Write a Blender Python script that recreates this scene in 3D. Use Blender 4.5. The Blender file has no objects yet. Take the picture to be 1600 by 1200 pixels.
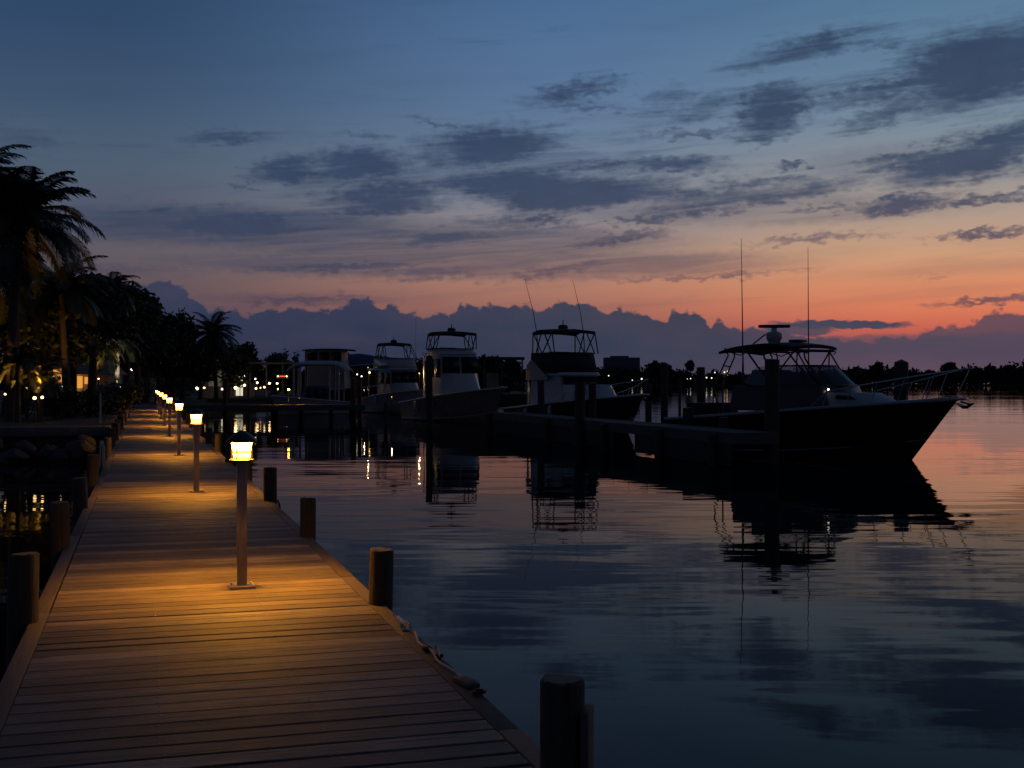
import bpy, bmesh, math, random
import numpy as np
from mathutils import Vector, Matrix

random.seed(7)
rng = np.random.default_rng(11)
R = math.radians
scene = bpy.context.scene
COL = scene.collection

# ------------------------------------------------------------------ camera
F = 1900.0                       # focal length in photo pixels (1600 wide)
TH = math.atan(575 / F)          # the boardwalk runs along +Y, the lens looks a little to its right
CT, ST = math.cos(TH), math.sin(TH)
HC = 2.45                        # eye above the water
DECK = 1.0                       # boardwalk surface above the water
cd = bpy.data.cameras.new("camera")
cam = bpy.data.objects.new("camera", cd)
COL.objects.link(cam)
cd.sensor_width = 36
cd.lens = 36 * F / 1600
cd.clip_start = 0.05
cd.clip_end = 20000
cam.location = (0, 0, HC)
cam.rotation_euler = (R(90 - 0.06), 0, -TH)
scene.camera = cam

def P(px, py, Z):
    """photo pixel + distance -> world point"""
    X = (px - 800) / F * Z
    return Vector((X * CT + Z * ST, -X * ST + Z * CT, HC - (py - 598) / F * Z))

def G(px, Z, z=0.0):
    p = P(px, 598, Z); p.z = z
    return p

# ------------------------------------------------------------------ colour helpers
def lin(c):
    return tuple(((v / 255) / 12.92 if v <= 10 else (((v / 255) + 0.055) / 1.055) ** 2.4) for v in c)

def rgba(c):
    return (*lin(c), 1)

class NT:
    """tiny node-graph helper"""
    def __init__(self, tree):
        self.t = tree; self.n = tree.nodes; self.l = tree.links
    def new(self, typ, **kw):
        nd = self.n.new(typ)
        for k, v in kw.items():
            setattr(nd, k, v)
        return nd
    def put(self, sock, v):
        if hasattr(v, 'is_output') or isinstance(v, bpy.types.NodeSocket):
            self.l.new(v, sock)
        else:
            sock.default_value = v
    def m(self, op, a, b=0.0, c=0.0, clamp=False):
        nd = self.new('ShaderNodeMath', operation=op); nd.use_clamp = clamp
        for i, v in enumerate((a, b, c)):
            self.put(nd.inputs[i], v)
        return nd.outputs[0]
    def vm(self, op, a, b=(0, 0, 0)):
        nd = self.new('ShaderNodeVectorMath', operation=op)
        self.put(nd.inputs[0], a); self.put(nd.inputs[1], b)
        return nd.outputs['Value'] if op in ('LENGTH', 'DOT_PRODUCT', 'DISTANCE') else nd.outputs[0]
    def xyz(self, x, y, z=0.0):
        nd = self.new('ShaderNodeCombineXYZ')
        for i, v in enumerate((x, y, z)):
            self.put(nd.inputs[i], v)
        return nd.outputs[0]
    def sep(self, v):
        nd = self.new('ShaderNodeSeparateXYZ'); self.put(nd.inputs[0], v)
        return nd.outputs
    def mr(self, v, a, b, c=0.0, d=1.0, smooth=False):
        nd = self.new('ShaderNodeMapRange'); nd.clamp = True
        if smooth: nd.interpolation_type = 'SMOOTHSTEP'
        self.put(nd.inputs['Value'], v)
        for k, x in (('From Min', a), ('From Max', b), ('To Min', c), ('To Max', d)):
            self.put(nd.inputs[k], x)
        return nd.outputs[0]
    def noise(self, vec, scale=1.0, detail=4.0, rough=0.55, dist=0.0, dim='3D', w=None):
        nd = self.new('ShaderNodeTexNoise', noise_dimensions=dim)
        if vec is not None: self.put(nd.inputs['Vector'], vec)
        nd.inputs['Scale'].default_value = scale
        nd.inputs['Detail'].default_value = detail
        nd.inputs['Roughness'].default_value = rough
        nd.inputs['Distortion'].default_value = dist
        return nd.outputs[0]
    def ramp(self, fac, stops, srgb=True):
        nd = self.new('ShaderNodeValToRGB'); self.put(nd.inputs[0], fac)
        el = nd.color_ramp.elements
        while len(el) < len(stops): el.new(0.5)
        for e, (p, c) in zip(el, stops):
            e.position = p; e.color = rgba(c) if srgb else (*c, 1)
        return nd.outputs[0]
    def mix(self, f, a, b):
        nd = self.new('ShaderNodeMix', data_type='RGBA')
        self.put(nd.inputs[0], f); self.put(nd.inputs[6], a); self.put(nd.inputs[7], b)
        return nd.outputs[2]

# ------------------------------------------------------------------ sky (dusk, sun just below the right-hand horizon)
def AE(px, py):
    return F * math.atan((px - 800) / F), F * math.atan2(598 - py, math.hypot(F, px - 800))

def build_world():
    w = bpy.data.worlds.new("World"); scene.world = w; w.use_nodes = True
    t = NT(w.node_tree); t.n.clear()
    tc = t.new('ShaderNodeTexCoord').outputs['Generated']
    d = t.vm('NORMALIZE', tc)
    xr = t.vm('DOT_PRODUCT', d, (CT, -ST, 0)); yf = t.vm('DOT_PRODUCT', d, (ST, CT, 0)); z = t.sep(d)[2]
    A = t.m('MULTIPLY', t.m('ARCTAN2', xr, yf), F)
    E = t.m('MULTIPLY', t.m('ARCSINE', t.m('MAXIMUM', z, 0.0)), F)
    # clear-sky gradients for three bearings, by elevation
    ef = t.m('DIVIDE', E, 1000.0, clamp=True)
    left = t.ramp(ef, [(0.0, (66, 60, 78)), (.10, (88, 72, 84)), (.15, (94, 82, 90)), (.19, (98, 90, 98)), (.23, (90, 88, 102)), (.27, (82, 90, 108)),
                       (.33, (78, 95, 114)), (.42, (62, 84, 111)), (.52, (50, 74, 105)), (.62, (44, 67, 99)), (1.0, (26, 42, 68))])
    mid = t.ramp(ef, [(0.0, (78, 68, 86)), (.08, (120, 86, 90)), (.115, (158, 105, 94)), (.15, (172, 122, 104)), (.19, (160, 132, 120)), (.24, (144, 134, 136)),
                      (.29, (126, 132, 146)), (.36, (106, 125, 150)), (.44, (90, 117, 152)), (.52, (82, 112, 150)), (.60, (72, 104, 144)), (1.0, (36, 58, 92))])
    right = t.ramp(ef, [(0.0, (112, 80, 94)), (.05, (140, 84, 88)), (.08, (198, 98, 82)), (.11, (216, 122, 90)), (.15, (216, 142, 104)), (.19, (204, 156, 122)), (.24, (178, 154, 138)),
                        (.30, (150, 148, 148)), (.38, (120, 138, 154)), (.46, (102, 130, 156)), (.53, (90, 122, 152)), (.60, (80, 114, 146)), (1.0, (40, 62, 92))])
    c = t.mix(t.mr(A, -640, 120, smooth=True), left, mid)
    c = t.mix(t.mr(A, 0, 640, smooth=True), c, right)
    c = t.mix(t.mr(t.m('ABSOLUTE', A), 1200, 4200, smooth=True), c, rgba((34, 44, 66)))
    # cloud field
    AEv = t.xyz(A, E)
    shear = t.xyz(A, t.m('SUBTRACT', E, t.m('MULTIPLY', A, 0.07)))
    n1 = t.noise(t.vm('MULTIPLY', shear, (1 / 210, 1 / 34, 0)), 1.0, 6.0, 0.54, 0.7)
    n2 = t.noise(t.vm('MULTIPLY', shear, (1 / 480, 1 / 38, 0)), 1.0, 4.0, 0.5, 0.2)
    warp = t.new('ShaderNodeTexNoise'); t.put(warp.inputs['Vector'], t.vm('MULTIPLY', AEv, (1 / 90, 1 / 45, 0)))
    warp.inputs['Detail'].default_value = 4
    wv = t.vm('ADD', AEv, t.vm('MULTIPLY', t.vm('SUBTRACT', warp.outputs[1], (.5, .5, .5)), (90, 34, 0)))
    blobs = [  # px, py, rx, ry, tilt, weight
        (910, 140, 95, 20, 8, .95), (915, 167, 80, 15, 2, .85), (1045, 150, 62, 34, 5, .72), (1100, 168, 62, 32, 15, .72),
        (1205, 175, 80, 58, 15, 1.15), (1195, 214, 75, 18, 8, .9), (1085, 208, 110, 11, 2, .8), (1255, 80, 150, 28, 8, .8),
        (1292, 72, 55, 30, 0, .9), (1365, 66, 75, 20, 0, .75), (1535, 108, 150, 85, 12, 1.3), (1600, 80, 120, 50, 10, 1.1), (1385, 141, 150, 28, 10, 1.0),
        (1390, 174, 110, 28, 18, .95), (1560, 232, 190, 44, 14, 1.25), (1420, 248, 140, 22, 7, 1.0), (755, 232, 150, 46, 6, 1.2),
        (565, 256, 105, 38, 0, 1.1), (445, 266, 80, 30, 8, 1.1), (385, 289, 45, 8, 5, .8), (610, 312, 150, 38, 4, 1.2),
        (745, 292, 90, 30, 0, 1.0), (870, 297, 250, 48, -2, 1.3), (1045, 256, 110, 22, -2, .95), (940, 262, 90, 22, 0, .9),
        (1130, 311, 190, 36, 5, 1.25), (1250, 300, 170, 24, 8, .85), (1410, 318, 95, 20, 5, 1.15), (1545, 310, 120, 12, 6, 1.0),
        (1290, 327, 150, 13, 2, .85), (855, 346, 60, 14, 2, .95), (1005, 343, 75, 11, 0, .95), (960, 373, 190, 18, 7, .85),
        (1260, 374, 150, 9, 4, .7), (1535, 364, 95, 8, 2, .95), (350, 353, 260, 36, -2, 1.15), (600, 372, 340, 32, 0, .95),
        (560, 418, 260, 14, 2, .9), (820, 420, 330, 20, 2, .95), (470, 468, 140, 12, 1, .95), (1240, 259, 34, 9, 5, .9),
        (350, 215, 80, 14, 4, .66), (575, 210, 50, 10, 0, .66), (690, 196, 50, 8, -12, .66), (1550, 470, 95, 8, 4, 1.1),
        (20, 215, 80, 34, 0, .66), (1090, 432, 230, 8, 2, .75), (1450, 430, 120, 6, 3, .55), (770, 268, 430, 70, 3, .62), (1010, 312, 430, 44, 3, .6), (1400, 130, 330, 60, 9, .5), (800, 350, 160, 20, 0, .75), (200, 425, 160, 18, 0, .5)]
    n5 = t.noise(t.vm('MULTIPLY', shear, (1 / 260, 1 / 15, 0)), 1.0, 6.0, 0.6, 0.8)
    tot = 0.0
    for px, py, rx, ry, an, wt in blobs:
        mp = t.new('ShaderNodeMapping', vector_type='TEXTURE')
        t.put(mp.inputs['Vector'], wv)
        a, e = AE(px, py)
        mp.inputs['Location'].default_value = (a, e, 0)
        mp.inputs['Rotation'].default_value = (0, 0, R(an))
        mp.inputs['Scale'].default_value = (rx * 1.3, ry * 1.15, 1)
        v = t.mr(t.vm('LENGTH', mp.outputs[0]), 0.0, 1.15, wt, 0.0, smooth=True)
        tot = t.m('MAXIMUM', tot, v) if tot != 0.0 else v
    # clouds over the rest of the sky, outside the photo's view
    away = t.mr(t.m('ABSOLUTE', A), 850, 1500, 0.0, 0.75)
    tot = t.m('MAXIMUM', tot, t.m('MULTIPLY', away, n2))
    dens = t.m('ADD', tot, t.m('MULTIPLY', t.m('SUBTRACT', n1, .5), 1.6))
    dens = t.m('ADD', dens, t.m('MULTIPLY', t.m('SUBTRACT', n5, .5), 1.0))
    cov = t.mr(dens, .08, 1.12, smooth=True)
    soft = t.m('MULTIPLY', t.mr(n2, .45, .8, smooth=True), t.mr(E, 120, 260, .5, .16))
    cov = t.m('MAXIMUM', cov, soft)
    for px, py, rx, ry, wt in ((390, 356, 400, 40, .95), (680, 380, 480, 40, .8), (620, 414, 440, 26, .78), (880, 414, 440, 30, .75), (1180, 330, 420, 30, .45), (1500, 250, 320, 40, .4), (480, 468, 200, 13, .5)):
        mp = t.new('ShaderNodeMapping', vector_type='TEXTURE'); a, e = AE(px, py)
        t.put(mp.inputs['Vector'], t.vm('ADD', AEv, t.vm('MULTIPLY', t.vm('SUBTRACT', warp.outputs[1], (.5, .5, .5)), (60, 14, 0))))
        mp.inputs['Location'].default_value = (a, e, 0); mp.inputs['Scale'].default_value = (rx, ry, 1)
        v = t.mr(t.vm('LENGTH', mp.outputs[0]), .45, 1.05, wt, 0.0, smooth=True)
        cov = t.m('MAXIMUM', cov, t.m('MULTIPLY', v, t.mr(n5, .3, .6, .55, 1.0)))
    ccl = t.ramp(ef, [(0.0, (70, 58, 76)), (.13, (86, 72, 86)), (.18, (72, 74, 94)), (.25, (56, 70, 96)), (.34, (54, 70, 100)), (.5, (52, 69, 98)), (1, (24, 36, 58))])
    ccr = t.ramp(ef, [(0.0, (96, 70, 84)), (.10, (122, 80, 84)), (.15, (140, 100, 98)), (.22, (96, 88, 102)), (.28, (66, 78, 102)), (.36, (58, 76, 102)), (.5, (52, 69, 96)), (1, (26, 38, 60))])
    cc = t.mix(t.mr(A, -300, 500), ccl, ccr)
    n3 = t.noise(t.vm('MULTIPLY', AEv, (1 / 60, 1 / 30, 0)), 1.0, 5.0, 0.55)
    cc = t.mix(t.mr(n3, .3, .75, 0, .4), cc, rgba((44, 54, 80)))
    c = t.mix(t.m('MULTIPLY', cov, .95), c, cc)
    # cumulus bank along the horizon: its top by bearing
    top = [(-200, 430), (60, 440), (150, 452), (215, 446), (232, 442), (262, 441), (290, 455), (305, 470), (325, 487), (345, 484), (380, 490), (420, 489), (445, 484),
           (480, 483), (519, 488), (524, 478), (546, 476), (556, 467), (575, 465), (588, 478), (598, 488), (605, 479), (618, 479), (632, 490), (652, 494),
           (690, 492), (714, 489), (719, 476), (738, 476), (746, 484), (756, 478), (785, 478), (791, 485), (806, 477), (826, 477), (838, 486), (850, 482),
           (858, 488), (866, 476), (880, 469), (890, 474), (918, 472), (930, 480), (950, 487), (974, 486), (985, 483), (1010, 492), (1035, 502), (1041, 510),
           (1044, 489), (1054, 487), (1064, 490), (1072, 484), (1085, 490), (1100, 500), (1110, 511), (1116, 502), (1128, 502), (1142, 510), (1165, 512),
           (1200, 516), (1240, 522), (1300, 530), (1340, 534), (1400, 528), (1440, 522), (1452, 516), (1480, 511), (1500, 513), (1528, 500), (1545, 489), (1570, 486), (1585, 487),
           (1610, 492), (1700, 500), (1900, 480)]
    a0, a1 = AE(-200, 500)[0], AE(1900, 500)[0]
    fc = t.new('ShaderNodeFloatCurve')
    t.put(fc.inputs['Value'], t.mr(A, a0, a1))
    cv = fc.mapping.curves[0]
    pts = [((AE(px, py)[0] - a0) / (a1 - a0), AE(px, py)[1] / 200) for px, py in top]
    for p in pts[1:-1]: cv.points.new(*p)
    cv.points[0].location = pts[0]; cv.points[-1].location = pts[-1]
    for p in cv.points: p.handle_type = 'VECTOR'
    fc.mapping.update()
    topE = t.m('MULTIPLY', fc.outputs[0], 200.0)
    bump = t.m('MULTIPLY', t.noise(t.vm('MULTIPLY', AEv, (1 / 30, 1 / 24, 0)), 1.0, 4.0, 0.55, .3), .55)
    wv2 = t.vm('ADD', AEv, t.vm('MULTIPLY', t.vm('SUBTRACT', warp.outputs[1], (.5, .5, .5)), (24, 16, 0)))
    for sc, am in ((24.0, .52), (11.0, .22)):
        vo = t.new('ShaderNodeTexVoronoi', voronoi_dimensions='2D', feature='F1')
        t.put(vo.inputs['Vector'], t.vm('MULTIPLY', wv2, (1 / sc, 1.1 / sc, 0))); vo.inputs['Scale'].default_value = 1.0
        bump = t.m('ADD', bump, t.m('MULTIPLY', t.m('SUBTRACT', .55, vo.outputs['Distance']), am))
    bump = t.m('ADD', bump, .18)
    edge = t.m('SUBTRACT', t.m('ADD', topE, t.m('MULTIPLY', t.m('SUBTRACT', bump, .5), 24.0)), E)
    bank = t.mr(edge, -2.0, 4.5, smooth=True)
    n4 = t.noise(t.vm('MULTIPLY', AEv, (1 / 120, 1 / 40, 0)), 1.0, 5.0, 0.55)
    bl = t.ramp(t.m('DIVIDE', E, 150.0, clamp=True), [(0, (36, 46, 70)), (.35, (38, 51, 76)), (.75, (42, 56, 82)), (1, (46, 60, 86))])
    bm_ = t.ramp(t.m('DIVIDE', E, 150.0, clamp=True), [(0, (72, 66, 84)), (.15, (58, 62, 82)), (.34, (48, 61, 82)), (.75, (50, 62, 82)), (1, (56, 65, 86))])
    br = t.ramp(t.m('DIVIDE', E, 150.0, clamp=True), [(0, (88, 74, 90)), (.25, (74, 70, 90)), (.5, (70, 70, 88)), (.75, (63, 67, 87)), (1, (72, 74, 92))])
    bc = t.mix(t.mr(A, -250, 250, smooth=True), bl, bm_)
    bc = t.mix(t.mr(A, 250, 600, smooth=True), bc, br)
    bc = t.mix(t.mr(n4, .35, .75, 0, .26), bc, rgba((92, 76, 92)))
    c = t.mix(t.m('MULTIPLY', bank, t.mr(A, 300, 640, .96, .86)), c, bc)
    # long strip of cloud right of the bank
    for px, py, rx, ry, an, wt in ((1310, 507, 110, 7, -1, 1.0), (1245, 516, 60, 10, 0, .9), (1330, 540, 190, 16, 2, .55), (1560, 545, 140, 26, 0, .5)):
        mp = t.new('ShaderNodeMapping', vector_type='TEXTURE')
        t.put(mp.inputs['Vector'], t.vm('ADD', AEv, t.vm('MULTIPLY', t.vm('SUBTRACT', warp.outputs[1], (.5, .5, .5)), (30, 14, 0))))
        a, e = AE(px, py)
        mp.inputs['Location'].default_value = (a, e, 0); mp.inputs['Rotation'].default_value = (0, 0, R(an)); mp.inputs['Scale'].default_value = (rx, ry, 1)
        c = t.mix(t.mr(t.vm('LENGTH', mp.outputs[0]), .7, 1.1, wt, 0, smooth=True), c, br)
    # a little physical twilight from the Sky Texture, sun at the horizon
    sky = t.new('ShaderNodeTexSky', sky_type='NISHITA'); sky.sun_disc = False
    sky.sun_elevation = R(0.5); sky.sun_rotation = R(math.degrees(TH) + 20)
    b1 = t.new('ShaderNodeBackground'); t.put(b1.inputs[0], c); b1.inputs[1].default_value = 1.0
    b2 = t.new('ShaderNodeBackground'); t.l.new(sky.outputs[0], b2.inputs[0]); b2.inputs[1].default_value = 0.0004
    add = t.new('ShaderNodeAddShader'); t.l.new(b1.outputs[0], add.inputs[0]); t.l.new(b2.outputs[0], add.inputs[1])
    out = t.new('ShaderNodeOutputWorld'); t.l.new(add.outputs[0], out.inputs[0])
build_world()

sd = bpy.data.lights.new("sun", 'SUN'); sun = bpy.data.objects.new("sun", sd); COL.objects.link(sun)
sd.energy = 0.01; sd.angle = R(10); sd.color = (1, .55, .38)
_az = TH + R(20); _el = R(0.5)
sun.rotation_euler = Vector((-math.sin(_az) * math.cos(_el), -math.cos(_az) * math.cos(_el), -math.sin(_el))).to_track_quat('-Z', 'Y').to_euler()

scene.view_settings.view_transform = 'Standard'
scene.view_settings.look = 'None'
scene.view_settings.exposure = 0
scene.view_settings.gamma = 1
scene.cycles.use_denoising = True
scene.cycles.max_bounces = 6
scene.cycles.caustics_reflective = False
scene.cycles.caustics_refractive = False
scene.cycles.sample_clamp_indirect = 4

# ------------------------------------------------------------------ materials
def mat(name, col, rough=.6, metal=0.0, var=.25, scale=6.0, bump=.0, bscale=20.0, stretch=(1, 1, 1), spec=.5, coat=0.0):
    m = bpy.data.materials.new(name); m.use_nodes = True
    t = NT(m.node_tree); b = t.n['Principled BSDF']
    tc = t.new('ShaderNodeTexCoord').outputs['Object']
    v = t.vm('MULTIPLY', tc, stretch)
    n = t.noise(v, scale, 5, .6)
    dark = tuple(x * (1 - var) for x in col); lite = tuple(min(1, x * (1 + var)) for x in col)
    t.put(b.inputs['Base Color'], t.mix(t.mr(n, .3, .7), (*dark, 1), (*lite, 1)))
    t.put(b.inputs['Roughness'], t.mr(n, .3, .7, max(.03, rough - .08), min(1, rough + .08)))
    b.inputs['Metallic'].default_value = metal
    b.inputs['Specular IOR Level'].default_value = spec
    b.inputs['Coat Weight'].default_value = coat
    if bump:
        bp = t.new('ShaderNodeBump'); bp.inputs['Strength'].default_value = bump; bp.inputs['Distance'].default_value = .01
        t.put(bp.inputs['Height'], t.noise(v, bscale, 4, .6)); t.l.new(bp.outputs[0], b.inputs['Normal'])
    return m

def glow(name, col, strength):
    m = bpy.data.materials.new(name); m.use_nodes = True
    t = NT(m.node_tree); t.n.clear()
    e = t.new('ShaderNodeEmission'); e.inputs[0].default_value = (*col, 1); e.inputs[1].default_value = strength
    o = t.new('ShaderNodeOutputMaterial'); t.l.new(e.outputs[0], o.inputs[0])
    return m

M = {}
M['pile'] = mat('pile_wood', (.05, .040, .029), .85, var=.6, scale=6, bump=1.0, bscale=9, stretch=(7, 7, .4))
M['pile_top'] = mat('pile_end_grain', (.13, .10, .075), .8, var=.3, scale=14, bump=.4, bscale=30)
M['beam'] = mat('beam_wood', (.10, .075, .052), .75, var=.35, scale=4, bump=.4, bscale=10, stretch=(5, .6, 5))
M['post'] = mat('lamp_post_paint', (.26, .24, .22), .45, var=.15, scale=8)
M['dark_metal'] = mat('dark_bronze', (.035, .028, .022), .4, metal=.6, var=.3, scale=10)
M['steel'] = mat('steel', (.45, .45, .46), .3, metal=1.0, var=.15, scale=10)
M['black_tube'] = mat('black_tube', (.012, .012, .014), .4, var=.2)
M['white_gel'] = mat('white_gelcoat', (.42, .42, .42), .3, var=.06, scale=2, coat=.3)
M['cream_gel'] = mat('cream_gelcoat', (.36, .34, .31), .35, var=.1, scale=2, coat=.2)
M['navy_gel'] = mat('navy_gelcoat', (.008, .010, .016), .3, var=.2, scale=2)
M['dark_gel'] = mat('dark_gelcoat', (.02, .022, .028), .35, var=.2, scale=2)
M['grey_deck'] = mat('deck_nonskid', (.36, .36, .38), .6, var=.1, scale=3)
M['canvas_dark'] = mat('dark_canvas', (.012, .014, .020), .85, var=.25, scale=5, bump=.2, bscale=60)
M['canvas_blue'] = mat('blue_canvas', (.05, .075, .14), .8, var=.2, scale=2, bump=.3, bscale=6)
M['canvas_white'] = mat('white_canvas', (.34, .33, .33), .8, var=.1, scale=2, bump=.3, bscale=4)
M['tinted'] = mat('tinted_glass', (.012, .014, .016), .3, var=.1, spec=.2)
M['rope'] = mat('rope_fibre', (.50, .44, .34), .85, var=.2, scale=40, bump=.8, bscale=80)
M['rope_dark'] = mat('dark_rope', (.02, .02, .02), .8, var=.3, scale=40)
M['concrete'] = mat('seawall_concrete', (.10, .097, .094), .85, var=.3, scale=2.5, bump=.5, bscale=14)
M['rock'] = mat('riprap_rock', (.035, .034, .033), .75, var=.5, scale=2.2, bump=.9, bscale=5)
M['palm_trunk'] = mat('palm_trunk', (.05, .042, .034), .85, var=.35, scale=3, bump=.7, bscale=7, stretch=(1, 1, 4))
M['royal_trunk'] = mat('smooth_pale_trunk', (.42, .39, .33), .7, var=.2, scale=2, stretch=(1, 1, 3))
M['bark'] = mat('tree_bark', (.045, .036, .027), .9, var=.4, scale=4, bump=.7, bscale=9)
M['frond'] = mat('palm_frond', (.022, .032, .011), .5, var=.5, scale=1.5)
M['leaf'] = mat('tree_leaf', (.018, .027, .010), .6, var=.5, scale=1.2)
M['shrub_leaf'] = mat('shrub_leaf', (.028, .036, .012), .55, var=.5, scale=2)
M['far_leaf'] = mat('far_leaf', (.02, .026, .018), .9, var=.4, scale=.05)
M['lawn'] = mat('lawn_grass', (.016, .023, .009), .9, var=.5, scale=1.2, bump=.8, bscale=25)
M['soil'] = mat('shore_soil', (.06, .052, .04), .95, var=.4, scale=.4, bump=.5, bscale=3)
M['path'] = mat('path_paving', (.16, .145, .13), .85, var=.25, scale=2, bump=.3, bscale=12)
M['stucco'] = mat('stucco_wall', (.30, .25, .19), .9, var=.15, scale=2, bump=.3, bscale=20)
M['thatch'] = mat('tan_roof', (.22, .17, .11), .9, var=.35, scale=3, bump=.6, bscale=12, stretch=(1, 1, 5))
M['far_wall'] = mat('far_wall', (.10, .10, .13), .9, var=.15, scale=.05)
M['win_dark'] = mat('dark_window', (.02, .022, .03), .15, var=.1)
M['glow_warm'] = glow('warm_bulb', (1, .60, .24), 9)
M['glow_white'] = glow('white_bulb', (1, .86, .66), 5)
M['glow_amber'] = glow('amber_bulb', (1, .42, .10), 4)
M['glow_dim'] = glow('dim_bulb', (1, .55, .2), 2.0)
M['glow_red'] = glow('red_tube', (1, .08, .04), 1.6)
M['window_warm'] = glow('lit_window_warm', (1, .40, .07), .8)
M['window_white'] = glow('lit_window_white', (.95, .9, .62), .8)
M['window_dim'] = glow('lit_window_dim', (.75, .65, .38), .09)

def clear_mat(name, tint, alpha, rough=.05):
    m = bpy.data.materials.new(name); m.use_nodes = True
    t = NT(m.node_tree); t.n.clear()
    tr = t.new('ShaderNodeBsdfTransparent'); tr.inputs[0].default_value = (*tint, 1)
    gl = t.new('ShaderNodeBsdfGlossy'); gl.inputs['Roughness'].default_value = rough; gl.inputs[0].default_value = (.9, .9, .9, 1)
    mx = t.new('ShaderNodeMixShader')
    lw = t.new('ShaderNodeLayerWeight'); lw.inputs[0].default_value = .35
    t.put(mx.inputs[0], t.m('ADD', t.m('MULTIPLY', lw.outputs['Fresnel'], .3), alpha, clamp=True))
    t.l.new(tr.outputs[0], mx.inputs[1]); t.l.new(gl.outputs[0], mx.inputs[2])
    o = t.new('ShaderNodeOutputMaterial'); t.l.new(mx.outputs[0], o.inputs[0])
    return m
M['clear_vinyl'] = clear_mat('clear_vinyl', (.55, .58, .62), .05, .12)
M['tint_clear'] = clear_mat('windshield_glass', (.35, .40, .46), .05, .05)

M['added_lamp_ring'] = glow('added_ring_glow', (1, .385, .022), 1850)  # emitter for the unseen ring added to throw the pool on the deck
def lamp_glass():
    """frosted lamp lens: the glass glows mildly, an added ring under the roof lights the deck; a dimmer band at its middle joint"""
    m = bpy.data.materials.new('frosted_lamp_glass'); m.use_nodes = True
    t = NT(m.node_tree); t.n.clear()
    z = t.sep(t.new('ShaderNodeTexCoord').outputs['Object'])[2]
    st = t.new('ShaderNodeValToRGB'); t.put(st.inputs[0], t.mr(z, .9125, 1.04))
    el = st.color_ramp.elements
    for p, v in ((0.0, .04), (.08, .18), (.26, .32), (.33, .05), (.42, .05), (.50, 1.0), (.88, 1.0), (1.0, .3)):
        e = el.new(p); e.color = (v, v, v, 1)
    el.remove(el[0]); el.remove(el[-1])
    em = t.new('ShaderNodeEmission'); em.inputs[0].default_value = (1, .45, .06, 1)
    t.put(em.inputs[1], t.m('MULTIPLY', st.outputs[0], LAMP_L))
    o = t.new('ShaderNodeOutputMaterial'); t.l.new(em.outputs[0], o.inputs[0])
    return m
LAMP_L = 55.0
M['lamp_glass'] = lamp_glass()

def plank_mat():
    m = bpy.data.materials.new('weathered_planks'); m.use_nodes = True
    t = NT(m.node_tree); b = t.n['Principled BSDF']
    uv = t.new('ShaderNodeUVMap'); uv.uv_map = 'plank'          # u = metres across, v = plank number + fraction
    u, v, _ = t.sep(uv.outputs[0])
    idx = t.m('FLOOR', v); fr = t.m('FRACT', v)
    wn = t.new('ShaderNodeTexWhiteNoise', noise_dimensions='1D'); t.put(wn.inputs['W'], idx)
    r1, r2, r3 = t.sep(wn.outputs['Color'])
    gv = t.xyz(t.m('MULTIPLY', u, 1.1), t.m('MULTIPLY', v, 3.2), t.m('MULTIPLY', idx, 3.7))
    grain = t.noise(gv, 2.2, 8, .65, .6)
    gv2 = t.xyz(t.m('MULTIPLY', u, .5), t.m('MULTIPLY', v, 2.4), t.m('MULTIPLY', idx, 1.3))
    fine = t.noise(gv2, 3.0, 6, .7, .3)
    blot = t.noise(t.xyz(t.m('MULTIPLY', u, 1.4), t.m('MULTIPLY', v, .22)), 1.0, 4, .6)
    base = t.ramp(t.m('ADD', t.m('MULTIPLY', grain, .7), t.m('MULTIPLY', r1, .74)),
                  [(.25, (.046, .036, .028)), (.5, (.12, .094, .073)), (.75, (.205, .163, .128)), (1.0, (.30, .25, .20))], srgb=False)
    base = t.mix(t.mr(blot, .4, .66, 0, .6), base, (.07, .056, .046, 1))
    base = t.mix(t.m('MULTIPLY', t.mr(fine, .50, .62), .8), base, (.035, .028, .023, 1))
    # knots
    vo = t.new('ShaderNodeTexVoronoi'); vo.inputs['Scale'].default_value = 1.0
    t.put(vo.inputs['Vector'], t.xyz(t.m('MULTIPLY', u, 1.7), t.m('MULTIPLY', v, .75), 0.0))
    kn = t.mr(vo.outputs['Distance'], .05, .11, 1, 0)
    base = t.mix(t.m('MULTIPLY', kn, .75), base, (.035, .024, .018, 1))
    # nail heads: two per plank over each of four joists
    du = t.m('ABSOLUTE', t.m('SUBTRACT', t.m('FRACT', t.m('ADD', t.m('DIVIDE', t.m('ADD', u, t.m('MULTIPLY', t.m('SUBTRACT', r2, .5), .02)), .66), .40)), .5))
    du = t.m('MULTIPLY', du, .66)
    dv = t.m('MULTIPLY', t.m('ABSOLUTE', t.m('SUBTRACT', t.m('ABSOLUTE', t.m('SUBTRACT', fr, .5)), .27)), .165)
    dn = t.m('SQRT', t.m('ADD', t.m('MULTIPLY', du, du), t.m('MULTIPLY', dv, dv)))
    nail = t.mr(dn, .0045, .006, 1, 0)
    base = t.mix(nail, base, (.20, .17, .14, 1))
    t.put(b.inputs['Base Color'], base)
    t.put(b.inputs['Metallic'], t.m('MULTIPLY', nail, .9))
    t.put(b.inputs['Roughness'], t.m('SUBTRACT', t.mr(grain, .3, .7, .52, .80), t.m('MULTIPLY', nail, .3)))
    b.inputs['Specular IOR Level'].default_value = .38
    bp = t.new('ShaderNodeBump'); bp.inputs['Strength'].default_value = 1.0; bp.inputs['Distance'].default_value = .006
    h = t.m('ADD', t.m('ADD', grain, t.m('MULTIPLY', fine, .6)), t.m('MULTIPLY', t.mr(dn, 0, .01, 1, 0), 1.2))
    t.put(bp.inputs['Height'], h); t.l.new(bp.outputs[0], b.inputs['Normal'])
    return m
M['plank'] = plank_mat()

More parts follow.
